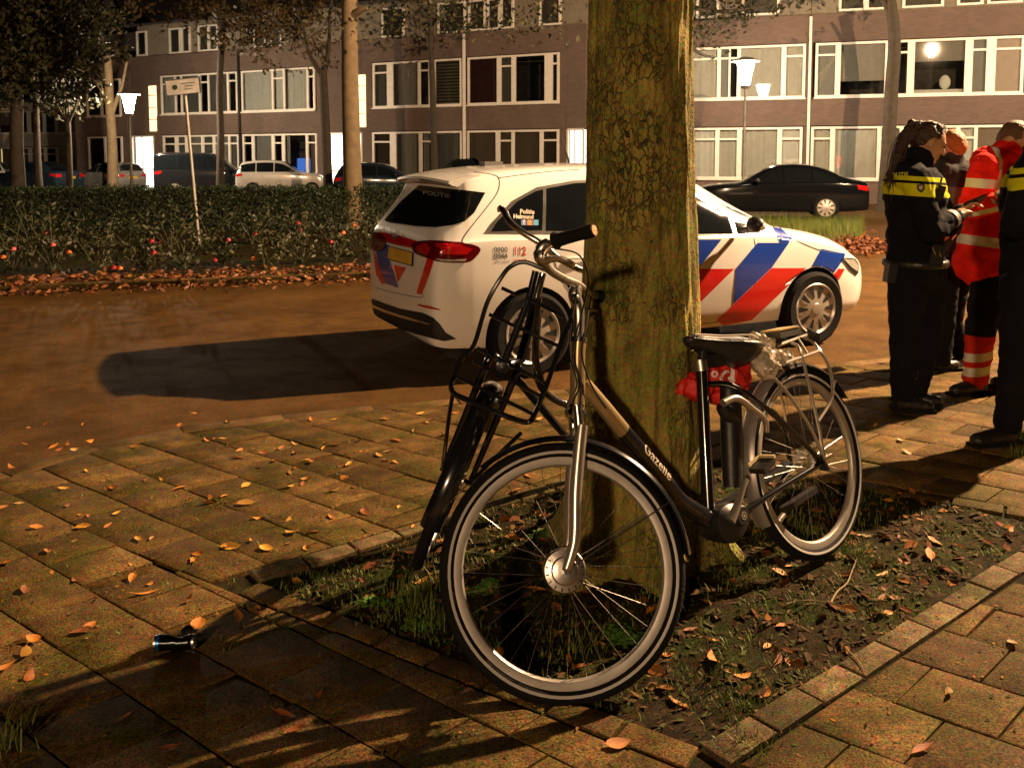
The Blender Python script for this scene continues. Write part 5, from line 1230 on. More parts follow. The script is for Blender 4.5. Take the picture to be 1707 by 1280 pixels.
# right flats
B1 = Block((1000,43.0),(1690,49.5),'apartment_block','brown brick flats with pale window bands right of the trunk')
uR = B1.u(2300); u0 = B1.u(985)
for a, b in ((985,1343),(1347,1703),(1707,2300)):
    for z0, z1 in ((2.76,3.70),(5.70,6.66)): B1.slab('brick_band', BRICK, B1.u(a), B1.u(b), -.03, .3, z0, z1)
    B1.slab('brick_base', BRICK, B1.u(a), B1.u(b), -.03, .3, -.05, .80)
for a, b in ((1338.5,1351),(1699.5,1712)): B1.slab('brick_pier', BRICK, B1.u(a), B1.u(b), .05, .35, -.05, 6.68)
B1.slab('downpipe', FRAME, B1.u(1344), B1.u(1344)+.09, -.10, -.035, -.05, 6.6)
B1.slab('room_backdrop', ROOM, u0, uR, 1.4, 1.5, -.05, 8.2); W = B1.window
W([(1000,1060,'sheer'),(1070,1140,'sheer'),(1150,1193,'sheer'),(1199,1212,'grey'),(1215,1226,'dark'),(1232,1299,'sheer'),(1307,1335,'sheer')], *F1z)
W([(1359,1388,'grey'),(1397,1470,'blind'),(1478,1507,'dark'),(1519,1602,'pillow'),(1615,1637,'grey'),(1653,1695,'pink')], *F1z); W([(1716,1790,'sheer'),(1800,1900,'grey'),(1910,1960,'dark'),(1970,2080,'sheer')], *F1z)
W([(1000,1060,'sheer'),(1070,1140,'curtain'),(1150,1192,'curtain'),(1199,1228,'sheer'),(1236,1295,'sheer'),(1303,1333,'curtain')], *Gz)
W([(1355,1383,'sheer'),(1391,1461,'curtain'),(1468,1498,'grey'),(1505,1570,'sheer'),(1577,1592,'sheer'),(1599,1622,'curtain'),(1628,1695,'brown')], *Gz); W([(1716,1790,'curtain'),(1800,1900,'grey'),(1910,2080,'brown')], *Gz)
for a, b in ((985,1200),(1200,1347),(1347,1703),(1703,2300)): B1.slab('upper_wall', mat('upper_render_dimmed', (.17,.145,.11), .9, var=.1), B1.u(a), B1.u(b)-.02, .12, .4, 6.68, 8.6)
for a, b, k in ((1160,1190,'dark'),(1235,1290,'sheer'),(1395,1432,'grey'),(1440,1466,'dark'),(1500,1560,'grey'),(1590,1625,'dark'),(1640,1690,'sheer')): W([(a,b,k)], 6.75, 8.3, False, .075)
r = MB(); r.add([(u0-.3,-.35,8.6),(uR,-.35,8.6),(uR,5.5,11.8),(u0-.3,5.5,11.8),(uR,9,8.5),(u0-.3,9,8.5)], [[0,1,2,3],[3,2,4,5],[0,3,5],[1,4,2]]); r.build('roof', ROOFT, B1.t, smooth=0)
# far white terrace at the left
D1 = Block((-330,24),(140,26),'terraced_house','pale two-storey terrace beyond the left trees')
D1.slab('wall', RENDER, D1.u(-330), D1.u(142), .02, .3, 2.35, 3.15); D1.slab('wall', RENDER, D1.u(-330), D1.u(142), .02, .3, -.05, .5); D1.slab('wall', RENDER, D1.u(-330), D1.u(142), .02, .3, 4.7, 5.2)
D1.slab('room_backdrop', ROOM, D1.u(-330), D1.u(142), 1.2, 1.3, 0, 5.2)
for z in ((.55,2.3),(3.2,4.65)):
    D1.window([(-300,-240,'curtain'),(-230,-150,'panel'),(-140,-60,'grey'),(-50,-5,'grey'),(2,32,'blind'),(38,48,'dark'),(54,74,'panel'),(79,94,'dark'),(99,118,'pink' if z[0] > 1 else 'curtain'),(122,138,'sheer')], *z)
D1.lit(-2,12,1.2,2.2,LITY,'lit_window',False)
D1.slab('roof', ROOFT, D1.u(-335), D1.u(146), -.3, 6, 5.22, 5.4)
# ------------------------------------------------------------------ flower bed, hedge, far trees, sign
K0, K1 = gr(0,490,-.1), gr(620,466,-.1); kd = (K1-K0).normalized()
bedline = [K0-kd*10, K0-kd*4, K0, K0.lerp(K1,.5), K1, K1+kd*1.6]
bed = MB().prism([(p.x,p.y) for p in bedline]+[(bedline[-1].x-.5,20.6),(-16,20.6)], -.12, -.02).build('flower_bed', SOIL, smooth=0); tag(bed, 'soil bed with roses and hedge beyond the road', kind='structure')
run_stones([V((p.x,p.y,0)) for p in bedline], .8, .01, .12, -1, -.105, .0, 'kerbstone', KERBM, bed)
# hedge
HEDG = mat('hedge_leaf', (.004,.012,.0015), .6, col2=(.015,.036,.004), scale=3)
HED0 = at(-60,265,18.2); HED1 = at(700,265,19.4)
h0, h1 = V((HED0.x,HED0.y,-.05)), V((HED1.x,HED1.y,-.05)); t = thing('hedge', 'clipped dark green hedge behind the rose bed', 'hedge', (0,0,0))
d = h1-h0; u = d.normalized(); nn = V((-u.y,u.x,0)); mb = MB(); rn = random.Random(31)
mb.bar(h0+nn*.5+V((0,0,.45)), h1+nn*.5+V((0,0,.45)), .75, .84); mb.build('branches', mat('hedge_core', (.012,.014,.005), .9), t, smooth=0)
mb = MB()
for i in range(22000):
    a = rn.random(); f = rn.random(); q_ = h0+d*a; top = .90+.07*noise.noise(V((a*40,0,0)))
    if f < .62: p = q_+nn*(rn.gauss(.06,.05)+.04*noise.noise(V((a*60,rn.random()*3,0))))+V((0,0,rn.uniform(.02,top)))
    else: p = q_+nn*rn.uniform(0,1.0)+V((0,0,top+rn.gauss(0,.035)))
    leafquads(mb, p, 1, (0,0,0), .030, rn)
mb.build('foliage', HEDG, t, smooth=0)
# rose bushes
ROSEL = mat('rose_leaf', (.010,.015,.003), .6, col2=(.044,.044,.010), scale=2); ROSER = mat('rose_red', (.30,.006,.012), .5); ROSEP = mat('rose_pink', (.55,.10,.12), .5); ROSEO = mat('rose_orange', (.60,.14,.02), .5); STEM = mat('rose_stem', (.05,.055,.02), .7)
def bloom(parent, p, r, m):
    mb = MB(); mb.ell(p, (r*.55,r*.55,r*.6), 8, 6)
    for k in range(7):
        a = k*2.4; b = .35+.5*(k % 3)/2
        mb.ell(p+V((math.cos(a)*r*.4,math.sin(a)*r*.4,-.15*r+.25*r*(k%2))), (r*.5,r*.5,r*.32), 8, 5, Matrix.Rotation(b,3,(-math.sin(a),math.cos(a),0)))
    mb.build('flower', m, parent)
rn = random.Random(77)
blooms = [(22,415,'p'),(88,408,'p'),(115,420,'o'),(252,402,'r'),(256,421,'r'),(189,446,'r'),(358,434,'r'),(380,400,'p'),(426,390,'r'),(497,372,'r'),(502,384,'p'),(551,403,'r'),(421,431,'o'),(618,405,'r'),(5,428,'o'),(75,388,'r'),(572,388,'o'),(264,404,'r'),(200,447,'o'),(590,375,'o')]
bc = [(20,455),(90,452),(165,458),(240,452),(310,448),(375,442),(440,446),(505,440),(560,436),(615,430),(55,425),(140,420),(215,418),(285,415),(350,410),(420,408),(490,405),(550,400),(-40,440),(610,402)]
bushes = []
for i, (px,py) in enumerate(bc):
    p = gr(px,py,-.02); row = [q for q in sorted(bc) if (q[1] >= 430) == (py >= 430)]; rk = row.index((px,py)); t = thing('rose_bush', '%s rose bush from the left in the %s row of the bed' % (['leftmost','second','third','fourth','fifth','sixth','seventh','eighth','ninth','tenth','eleventh','twelfth'][rk], 'front' if py >= 430 else 'back'), 'rose bush', (p.x,p.y,-.02), group='rose bushes in the bed'); bushes.append((px,py,t,p))
    mb = MB(); st = MB()
    hs = rn.uniform(.65,1.35)
    for k in range(rn.randint(5,10)):
        e = V((rn.gauss(0,.34),rn.gauss(0,.3),rn.uniform(.28,.68)*hs)); st.tube(spl([V((0,0,0)),e*.5+V((0,0,.08)),e],3), [.008,.004], 5)
        for f in (.5,.8,1.0): leafquads(mb, e*f, 10, (.07,.07,.06), .038, rn)
    leafquads(mb, (0,0,.12), 26, (.3,.25,.07), .04, rn)
    mb.build('foliage', ROSEL, t, smooth=0); st.build('stem', STEM, t)
for (px,py,k) in blooms:
    b = min(bushes, key=lambda q: abs(q[0]-px)+2.0*abs(q[1]-28-py)); w = at(px,py,b[3].y-.34)
    bloom(b[2], w-V((b[3].x,b[3].y,-.02)), .05 if k == 'r' else .045, {'r':ROSER,'p':ROSEP,'o':ROSEO}[k])
# leaves piled along the bed kerb
LITO = [mat('litter_orange', (.20,.06,.012), .6), mat('litter_rust', (.10,.03,.01), .7), mat('litter_gold', (.28,.13,.025), .6)]
mb = MB(); rn = random.Random(8); nrm = V((-kd.y,kd.x,0))
for _ in range(4200):
    a = rn.uniform(-3.5,6.3); off = rn.gauss(.1,.22); dens = .5+.5*noise.noise(V((a*1.3,0,3)))
    if rn.random() > dens*1.5: continue
    if off > .0: off *= rn.uniform(.6,1.9)
    p = K0+kd*a+nrm*off; z = (-.095 if off < -.01 else .005 if off < .13 else -.012)+rn.random()**2*.09
    mb.cur = rn.choice((0,0,1,1,2)); leafquads(mb, (p.x,p.y,z), 1, (0,0,0), .04, rn, .6)
tag(mb.build('leaf_litter', LITO, smooth=0), 'rusty fallen leaves drifted along the kerb of the rose bed', kind='stuff')
# grass verge and leaf pile right of the police car
mb = MB(); rn = random.Random(12)
for _ in range(6500):
    px, py = rn.uniform(1255,1440), rn.gauss(383,10); p = gr(px,py,-.1)
    if py < 362: continue
    blades(mb, (p.x,p.y,-.1), 1, .02, .26, rn, .8)
tag(mb.build('grass_verge', GRASS, smooth=0), 'ragged grass verge between the police car and the black sedan', kind='stuff')
mb = MB()
for _ in range(900):
    p = gr(rn.gauss(1435,22), rn.gauss(414,6), -.1); mb.cur = rn.choice((0,1,1)); leafquads(mb, (p.x,p.y,-.09+rn.random()*.1), 1, (0,0,0), .06, rn, .5)
tag(mb.build('leaf_pile', LITO, smooth=0), 'brown heap of leaves on the road right of the police car', kind='stuff')
# far trees
BARKD = mat('bark_dark', (.05,.04,.028), .9, bump=.6, bscale=30); BARKP = mat('bark_pale', (.15,.108,.058), .85, bump=.5, bscale=20)
def far_tree(px, s, r, pts, label, bark, blobs, leafm=LEAFG, limbs=(), lsize=.10, seed=0, n=900):
    Y = FPX/s; b = at(px,265,Y); t = thing('street_tree', label, 'tree', (b.x,Y,-.1), group='street trees in the background'); O = V((b.x,Y,-.1)); rn = random.Random(seed+px)
    P3 = [at(x,y,Y)-O for x,y in pts]; P3[0].z = -.05
    MB().tube(spl(P3,6), [r*1.35,r*1.05,r,r*.9,r*.75], 14).build('trunk', bark, t)
    for lm in limbs: MB().tube(spl([at(x,y,Y+dy)-O for x,y,dy in lm],5), [r*.6,r*.4,r*.2], 10).build('limb', bark, t)
    mb = MB()
    for (x,y,rx,ry,k) in blobs:
        c = at(x,y,Y+rn.uniform(-1,1))-O; cx, cz = rx/s, ry/s
        for _ in range(max(6,int(k*14))):
            q_ = c+V((rn.gauss(0,.6)*cx, rn.gauss(0,.6)*max(cx,1.0), rn.gauss(0,.6)*cz)); leafquads(mb, q_, max(3,int(n*k/60)), (.22,.22,.16), lsize, rn)
    if blobs: mb.build('crown', leafm, t, smooth=0)
    return t
far_tree(590,77,.185,[(592,388),(588,300),(585,200),(583,100),(582,-60),(582,-200)],'straight pale trunk standing in the rose bed left of the police car',BARKP,[(560,-120,150,60,1.2),(700,-40,130,40,1.2),(650,30,60,30,1.0),(760,18,70,30,1.1),(870,12,80,30,1.2),(820,45,50,18,.5),(930,40,30,25,.4)],limbs=[((583,30,0),(600,18,-.2),(612,14,-.3)),((582,-60,0),(680,-80,-.5),(800,-60,-.6)),((582,-80,0),(540,-100,.3),(490,-140,.5))],lsize=.07,n=900)
far_tree(543,43,.17,[(548,310),(545,260),(540,150),(538,120)],'dark forked tree left of the pale trunk',BARKD,[(440,40,70,45,2.2),(520,30,70,45,2.0),(500,85,45,25,.9),(420,75,30,20,.6),(470,0,90,30,1.4)],limbs=[((539,130,0),(515,90,0),(500,30,0),(470,0,0)),((539,130,0),(548,80,0),(550,20,0),(560,-30,0))],lsize=.12,leafm=LEAFO)
far_tree(368,41,.13,[(366,310),(368,230),(366,150),(370,60),(372,0),(372,-60)],'slim dark tree right of the sign board',BARKD,[(370,20,60,40,1.6),(400,60,40,35,1.0),(345,45,35,20,.6),(300,15,50,22,.7),(240,10,50,20,.6)],lsize=.13,leafm=LEAFO)
far_tree(722,43,.12,[(726,330),(724,260),(721,150),(718,60),(716,-40)],'thin dark tree before the slatted blind',BARKD,[(700,10,70,28,1.0),(760,35,50,25,.6),(640,55,40,20,.5)],lsize=.12)
far_tree(1487,55,.19,[(1476,340),(1481,250),(1486,150),(1491,80),(1487,20),(1478,-30)],'grey bent tree trunk behind the officer with the ponytail',BARKD,[(1430,-60,120,40,1.0)],limbs=[((1490,70,0),(1480,20,0),(1460,-20,0))],lsize=.1)
far_tree(187,36.5,.20,[(188,312),(187,240),(183,180),(181,130),(178,80)],'forked tree lit yellow by the far lamp',BARKP,[(170,60,40,30,.5)],limbs=[((184,190,0),(170,150,0),(150,130,0),(120,100,0)),((185,195,0),(195,165,0),(204,140,0),(212,100,0))],lsize=.13,leafm=LEAFO)
far_tree(28,52,.19,[(32,330),(28,250),(28,170),(28,90),(30,0)],'thick dark tree at the left edge',BARKD,[(30,120,70,45,1.6),(60,60,90,60,2.4),(0,40,70,60,2.0),(110,30,70,45,1.6),(30,-10,110,40,1.8),(90,120,50,40,1.2),(120,85,45,40,1.1),(70,10,90,40,2.0),(150,10,40,30,.8),(20,75,60,40,1.4)],lsize=.11,n=1900)
far_tree(64,44,.12,[(66,320),(62,250),(60,170),(62,90)],'slim dark tree right of the left-edge tree',BARKD,[(70,110,50,50,1.3),(120,90,45,40,1.0)],lsize=.12)
far_tree(115,44,.10,[(116,310),(115,250),(113,205),(112,170)],'thin tree with a small drooping crown before the pale terrace',BARKD,[(110,165,38,30,1.2),(95,185,16,12,.4),(130,150,30,30,.8)],limbs=[((114,210,0),(100,185,0),(92,172,0)),((114,205,0),(125,180,0),(130,165,0))],lsize=.11)
far_tree(1210,46,.16,[(1120,330),(1120,200),(1122,80),(1140,10),(1170,-40)],'tree with overhanging dark leaves behind the trunk',BARKD,[(1190,20,55,35,1.3),(1260,15,60,28,1.1),(1175,65,28,18,.5),(1310,5,50,18,.6)],limbs=[((1135,40,0),(1160,85,-.3),(1185,95,-.4)),((1140,10,0),(1200,20,-.4),(1280,10,-.5))],lsize=.11)
# leaning sign board
p = gr(332,408,-.02); O = V((p.x,p.y,-.02)); t = thing('sign_post', 'leaning grey post with a small white sign board', 'sign', O)
Ys = p.y; GALV = mat('galvanised', (.36,.34,.30), .5, .6)
MB().tube([V((0,0,0)), at(320,280,Ys)-O, at(308,150,Ys)-O], .028, 12).build('post', GALV, t)
c = at(308,145,Ys)-O; sx = (at(335,140,Ys)-at(281,146,Ys)); u = sx.normalized(); sb = MB(); rot = Matrix((u, V((0,1,0)), u.cross(V((0,1,0))))).transposed()
sb.box(c+V((0,-.05,0)), (.60,.02,.27), rot); bo = sb.build('board', mat('sign_white', (.55,.53,.50), .5), t)
mb = MB()
for x0,x1,z in ((-.05,.2,.05),(.02,.17,0.0),(.0,.15,-.05)): mb.box(c+rot @ V(((x0+x1)/2,0,z))+V((0,-.0625,0)), (x1-x0,.003,.014), rot)
mb.build('print_lines', GREYT, bo, smooth=0)
mb = MB(); mb.lathe([(0,-.003),(.045,-.002),(.045,.003)], (0,0,0), 'y', 18); mb.v = [tuple(V(v)+c+rot @ V((-.15,0,0))+V((0,-.062,0))) for v in mb.v]; mb.build('round_mark', mat('sign_green', (.02,.05,.02), .5), bo)
fr_ = MB()
for x,z,w,h_ in ((0,.132,.62,.012),(0,-.132,.62,.012),(-.304,0,.012,.26),(.304,0,.012,.26)): fr_.box(c+rot @ V((x,0,z))+V((0,-.0665,0)), (w,.012,h_), rot)
fr_.build('board_edge', GREYT, bo, smooth=0)
# ------------------------------------------------------------------ people
SKIN = mat('skin', (.42,.22,.14), .5, bump=.05, bscale=200)
def banded(name, base, bands, rough=.7):
    """cloth with sewn tape: bands = (colour, z0, z1, x0, x1) in the garment's own coordinates"""
    m = mat(name, base, .92, var=.2, scale=12, bump=.35, bscale=180, spec=.12); N, L, b = nodes(m); src = b.inputs['Base Color'].links[0].from_socket
    tc = [n for n in N if n.type == 'TEX_COORD'][0]; sp = N.new('ShaderNodeSeparateXYZ'); L.new(tc.outputs['Object'], sp.inputs[0])
    def ma(op, a, bb_):
        n = N.new('ShaderNodeMath'); n.operation = op
        for i, v in enumerate((a, bb_)):
            if isinstance(v, (int,float)): n.inputs[i].default_value = v
            else: L.new(v, n.inputs[i])
        return n.outputs[0]
    for col, z0, z1, x0, x1, sl in bands:
        zz = ma('ADD', sp.outputs['Z'], ma('MULTIPLY', sp.outputs['X'], sl))
        f = ma('MULTIPLY', ma('GREATER_THAN', zz, z0), ma('LESS_THAN', zz, z1)); f = ma('MULTIPLY', f, ma('MULTIPLY', ma('GREATER_THAN', sp.outputs['X'], x0), ma('LESS_THAN', sp.outputs['X'], x1)))
        mx = N.new('ShaderNodeMix'); mx.data_type = 'RGBA'; mx.inputs['B'].default_value = (*col,1); L.new(f, mx.inputs['Factor']); L.new(src, mx.inputs['A']); src = mx.outputs['Result']
    L.new(src, b.inputs['Base Color']); return m
def blob(name, vols, m, parent, vox, grow=0.0, fold=0.0, fr=9, it=5, seed=0):
    mb = MB()
    for v in vols:
        if v[0] == 'c':
            _, p0, r0, p1, r1 = v; r0 += grow; r1 += grow; p0, p1 = V(p0), V(p1); mb.tube([p0.lerp(p1,k/4) for k in range(5)], [r0,r1], 14); mb.ell(p0, r0, 14, 10); mb.ell(p1, r1, 14, 10)
        else: mb.ell(v[1], tuple(x+grow for x in v[2]), 18, 12, v[3] if len(v) > 3 else None)
    ob = mb.build('tmp', m); r = ob.modifiers.new('r','REMESH'); r.mode = 'VOXEL'; r.voxel_size = vox
    s = ob.modifiers.new('s','SMOOTH'); s.factor = .5; s.iterations = it
    me = evaluated(ob); drop(ob)
    if fold:
        nr = [v.normal.copy() for v in me.vertices]; out = []
        for v, vn in zip(me.vertices, nr):
            q_ = v.co; a = noise.noise(V((q_.x*fr+seed,q_.y*fr,q_.z*fr*1.7)))+.5*noise.noise(V((q_.x*fr*2.6,q_.y*fr*2.6+seed,q_.z*fr*3.4)))
            rd = abs(noise.noise(V((q_.x*fr*.8+seed,q_.y*fr*.8,q_.z*fr*1.9+7)))); out += (q_ + vn*(fold*(a-.6*(1-min(1,rd*6)))))[:]
        me.vertices.foreach_set('co', out); me.update()
    me.materials.clear(); me.materials.append(m); me.shade_smooth(); me.name = name
    return link(name, me, parent)
def hand(w, d, up_, curl=.6, L=1.0, spread=1.0):
    """palm and five fingers from wrist w along d, back of the hand facing up_"""
    d = V(d).normalized(); up_ = (V(up_)-d*V(up_).dot(d)).normalized(); sd = d.cross(up_); w = V(w); out = [('c', w, .024, w+d*.03, .026)]
    for i, (o, l) in enumerate(((-.028,.062),(-.009,.072),(.010,.070),(.028,.055))):
        k = w+d*.085*L+sd*o*spread; out.append(('c', w+d*.03+sd*o*.7, .014, k, .0105))
        a = (d*math.cos(curl*.6)-up_*math.sin(curl*.6)); e = k+a*l*.5; b = (d*math.cos(curl*1.6)-up_*math.sin(curl*1.6)); out += [('c', k, .0095, e, .0085), ('c', e, .0085, e+b*l*.5, .007)]
    t0 = w+d*.02-sd*.024; t1 = t0+(d*.7-sd*.7-up_*.2)*.045; out += [('c', t0, .014, t1, .011), ('c', t1, .0105, t1+(d*.95-sd*.1-up_*.3)*.035, .0085)]
    return out
def head_vols(c, face, tilt_up=(0,0,1), s=1.0):
    f = V(face).normalized(); u = (V(tilt_up)-f*V(tilt_up).dot(f)).normalized(); sd = f.cross(u); c = V(c); R3 = Matrix((f,sd,u)).transposed()
    v = [('e', c, (.092*s,.076*s,.108*s), R3), ('e', c+f*.03*s-u*.05*s, (.062*s,.056*s,.062*s), R3), ('c', c+f*.088*s+u*.002*s, .010*s, c+f*.108*s-u*.026*s, .013*s), ('e', c+f*.078*s-u*.062*s, (.02*s,.026*s,.010*s), R3), ('e', c+f*.068*s-u*.092*s, (.026*s,.026*s,.02*s), R3), ('e', c+f*.080*s+u*.024*s, (.014*s,.05*s,.010*s), R3)]
    for k in (1,-1): v += [('e', c+sd*k*.078*s-f*.005*s-u*.012*s, (.022*s,.010*s,.032*s), R3), ('e', c+f*.066*s+sd*k*.034*s-u*.02*s, (.02*s,.022*s,.016*s), R3)]
    return v, f, u, sd, R3
EYE = mat('eye', (.05,.04,.035), .2)
def eyes(parent, c, f, u, sd, s=1.0):
    for k in (1,-1): MB().ell(V(c)+f*.083*s+sd*k*.032*s+u*.004*s, .0085*s, 10, 8).build('eye', EYE, parent)
NAVY = (.006,.007,.011); YEL = (.58,.60,.015); WHT_T = (.72,.68,.62)
BOOT = mat('boot_leather', (.012,.011,.010), .4, bump=.4); TROUS = mat('uniform_trousers', (.007,.008,.010), .92, bump=.3, bscale=150, spec=.12)
def person(label, Y, cx, name='person'):
    b = at(cx,265,Y); O = V((b.x,Y,0)); t = thing(name, label, 'person', O)
    return t, (lambda x, y, dy=0.0: at(x,y,Y+dy)-O), FPX/Y
def boot(parent, heel, toe, r=.042):
    h, t_ = V(heel), V(toe); h.z = .045; t_.z = .035; d = (t_-h).normalized(); b = [('c', h, r, h.lerp(t_,.6), r*.95), ('c', h.lerp(t_,.5), r, t_, r*.85), ('c', h+V((0,0,.02)), r*1.05, h+V((0,0,.17)), r*1.25)]
    o = blob('boot', b, BOOT, parent, .010, 0, .003, 14, 3)
    MB().bar(V((h.x,h.y,.012))-d*.045, V((t_.x,t_.y,.012))+d*.035, .085, .022).build('sole', RUBBER, o); return o
# -- officer with ponytail, looking at a phone
t, p, s = person('police officer with long ponytail and yellow-banded jacket looking at a phone', 5.33, 1520)
hv, f, u, sd, R3 = head_vols(p(1548,237), (.86,-.12,-.42), (.35,0,.93))
tors = [('e', p(1525,325), (.175,.165,.19)), ('c', p(1525,340), .155, p(1526,440), .155), ('c', p(1516,292,-.11), .088, p(1530,292,.13), .088), ('e', p(1510,312), (.125,.15,.14))]
ar = [('c', p(1528,298,-.17), .078, p(1552,385,-.20), .064), ('c', p(1552,385,-.20), .062, p(1592,362,-.10), .045)]
al = [('c', p(1545,298,.17), .075, p(1582,378,.16), .06), ('c', p(1582,378,.16), .058, p(1600,352,.04), .042)]
hands = hand(p(1592,361,-.10), p(1618,345,-.05)-p(1592,361,-.10), (-.2,-.3,.9), 1.0) + hand(p(1598,354,.03), p(1622,338,0)-p(1598,354,.03), (-.3,.2,.9), .9)
legs = [('c', p(1514,470,-.08), .115, p(1508,570,-.08), .085), ('c', p(1508,570,-.08), .083, p(1504,655,-.07), .062), ('c', p(1545,470,.08), .112, p(1545,570,.07), .082), ('c', p(1545,570,.07), .08, p(1528,650,.05), .06), ('e', p(1528,455), (.17,.16,.12))]
blob('body', hv+hands+[('c', p(1533,262), .055, p(1545,240), .052)]+[tuple(x if not isinstance(x,float) else x*.86 for x in v) if v[0] == 'c' else ('e', v[1], tuple(q_*.86 for q_ in v[2])) for v in tors+ar+al+legs], SKIN, t, .0075, 0, 0, it=3)
eyes(t, p(1548,237), f, u, sd)
def zz(y, s_): return CAMH+(264.5-y)/s_
jm = banded('police_jacket', NAVY, [(YEL, zz(326,s), zz(306,s), -9, 9, .06), (YEL, zz(301.5,s), zz(294.5,s), -9, 9, .06)])
blob('jacket', tors+ar+al+[('c', p(1524,272), .088, p(1532,262), .078)], jm, t, .012, .008, .010, 8, 5)
blob('trousers', legs, TROUS, t, .013, .004, .008, 8, 4)
boot(t, p(1500,660,-.07), p(1548,672,-.09)); boot(t, p(1524,655,.05), p(1560,660,.03))
HAIR = mat('dark_hair', (.035,.016,.008), .4, bump=.8, bscale=120)
c0 = p(1548,237)
blob('hair', [('e', c0-f*.022+u*.024, (.090,.086,.098), R3), ('e', c0-f*.05+u*.01, (.07,.078,.085), R3), ('c', p(1531,208), .026, p(1520,206), .028), ('c', p(1520,206), .026, p(1505,235), .036), ('c', p(1505,235), .037, p(1492,275,-.05), .03), ('c', p(1492,275,-.05), .03, p(1486,303,-.08), .012)], HAIR, t, .010, 0, .006, 30, 2)
rs = random.Random(3); st_ = MB()
for _ in range(90):   # loose strands over the skull and down the ponytail
    k = rs.uniform(-1,1); a0 = c0+f*rs.uniform(-.02,.062)+u*rs.uniform(.085,.115)+sd*k*.06; j = V((rs.gauss(0,.012),rs.gauss(0,.02),rs.gauss(0,.012)))
    st_.tube(spl([a0, c0-f*.06+u*.10+sd*k*.05, p(1527,206)+j*.6],4), .0022, 4)
for _ in range(160):
    j = V((rs.gauss(0,.007),rs.gauss(0,.014),rs.gauss(0,.005))); e = V((rs.gauss(0,.015),rs.gauss(0,.03),rs.gauss(0,.04)))
    st_.tube(spl([p(1526,205)+j*.5, p(1512,218)+j*1.2, p(1499,245)+j*1.8, p(1490,278,-.05)+j*1.5, p(1484,302,-.08)+e],4), [.0025,.0022,.001], 4)
st_.build('hair_strands', HAIR, t)['kind'] = 'stuff'
mb = MB(); mb.tube([p(1526,203),p(1529,210)], .03, 10); mb.build('hair_band', BLACK, t)
bt = MB(); bt.tube([p(1526,438)+V((math.cos(a)*.178,math.sin(a)*.172,0)) for a in [2*math.pi*k/28 for k in range(28)]], .022, 8, closed=True, sq=.5); bt.build('belt', BOOT, t)
mb = MB(); mb.box(p(1484,455,-.1), (.05,.07,.11), Matrix.Rotation(.1,3,'Y')); mb.build('belt_pouch', BLACK, t); mb = MB(); mb.box(p(1560,425,-.17), (.08,.05,.12), Matrix.Rotation(.2,3,'Y')); mb.build('holster', BLACK, t)
mb = MB(); 
for a, b in (((1555,412),(1560,425)),((1564,414),(1569,428)),((1583,412),(1578,428))): mb.tube([p(*a,-.215), p(*b,-.22)], .004, 6)
mb.build('key_ring', CHROME, t)
mb = MB(); mb.box(p(1566,322,-.19), (.045,.03,.085), Matrix.Rotation(.25,3,'Y')); mb.tube([p(1567,310,-.19), p(1570,296,-.18)], .006, 6); mb.build('radio', BLACK, t)
mb = MB(); mb.tube(spl([p(1566,330,-.2), p(1560,350,-.21), p(1552,372,-.215), p(1545,400,-.2)],4), .004, 6); mb.build('radio_cord', BLACK, t)
mb = MB(); mb.tube([p(1583,367,-.125), p(1588,364,-.11)], .056, 12, cap=False); mb.build('reflective_cuff', mat('tape_silver', (.42,.40,.38), .5, bump=.4), t)
# jacket back lettering and shoulder badge, laid on the cloth
jo = [o for o in t.children if o.name.startswith('jacket')][0]; jb = bvh_of(jo.data); Oo = V(t.location)
def on_cloth(bv, O_, txt, px, py, hgt, m, par, sx=1.0, rot=0.0, bold=.03):
    vs, fs = text_mesh(txt, 1.0, bold); out = []
    for v in vs:
        q_ = Matrix.Rotation(rot,3,'Z') @ V((v.x*sx,v.y,0)); d = ray(px+q_.x*hgt, py-q_.y*hgt).normalized(); h = bv.ray_cast(CAMP-O_, d)
        if not h[0]: return None
        out.append(h[0]-d*.004)
    return MB().add(out, fs).build('lettering', m, par, smooth=0)
YELM = mat('print_yellow', YEL, .5)
on_cloth(jb, Oo, 'POLITIE', 1497, 295-3, 10, YELM, jo, 1.0, .05)
vs, fs = patch(lambda a, b: (lambda d: (lambda h: h[0]-d*.004 if h[0] else None)(jb.ray_cast(CAMP-Oo, d)))(ray(a,b).normalized()), [(1528,308),(1541,306),(1542,316),(1536,322),(1529,317)], 3)
if fs: MB().add(vs, fs).build('badge', mat('badge_navy', (.02,.02,.04), .5), jo, smooth=60)
vs, fs = patch(lambda a, b: (lambda d: (lambda h: h[0]-d*.006 if h[0] else None)(jb.ray_cast(CAMP-Oo, d)))(ray(a,b).normalized()), [(1532,310),(1538,310),(1538,315),(1535,317),(1532,315)], 3)
if fs: MB().add(vs, fs).build('badge', mat('badge_gold', (.5,.35,.08), .5), jo, smooth=60)
ph = thing('mobile_phone', 'dark phone held by the officer with the ponytail', 'phone', Oo+p(1622,337,0)); a_ = (p(1634,329)-p(1606,340)).normalized()
mb = MB(); mb.bar(-a_*.06, a_*.075, .072, .010, (0,.5,.85)); mb.build('case', BLACK, ph)
mb = MB(); up_ = V((0,.5,.85)); y_ = up_.cross(a_).normalized(); n_ = a_.cross(y_); mb.bar(-a_*.052+n_*.0065, a_*.066+n_*.0065, .064, .002, (0,.5,.85)); mb.build('screen', mat('phone_screen', (.01,.02,.03), .08), ph)
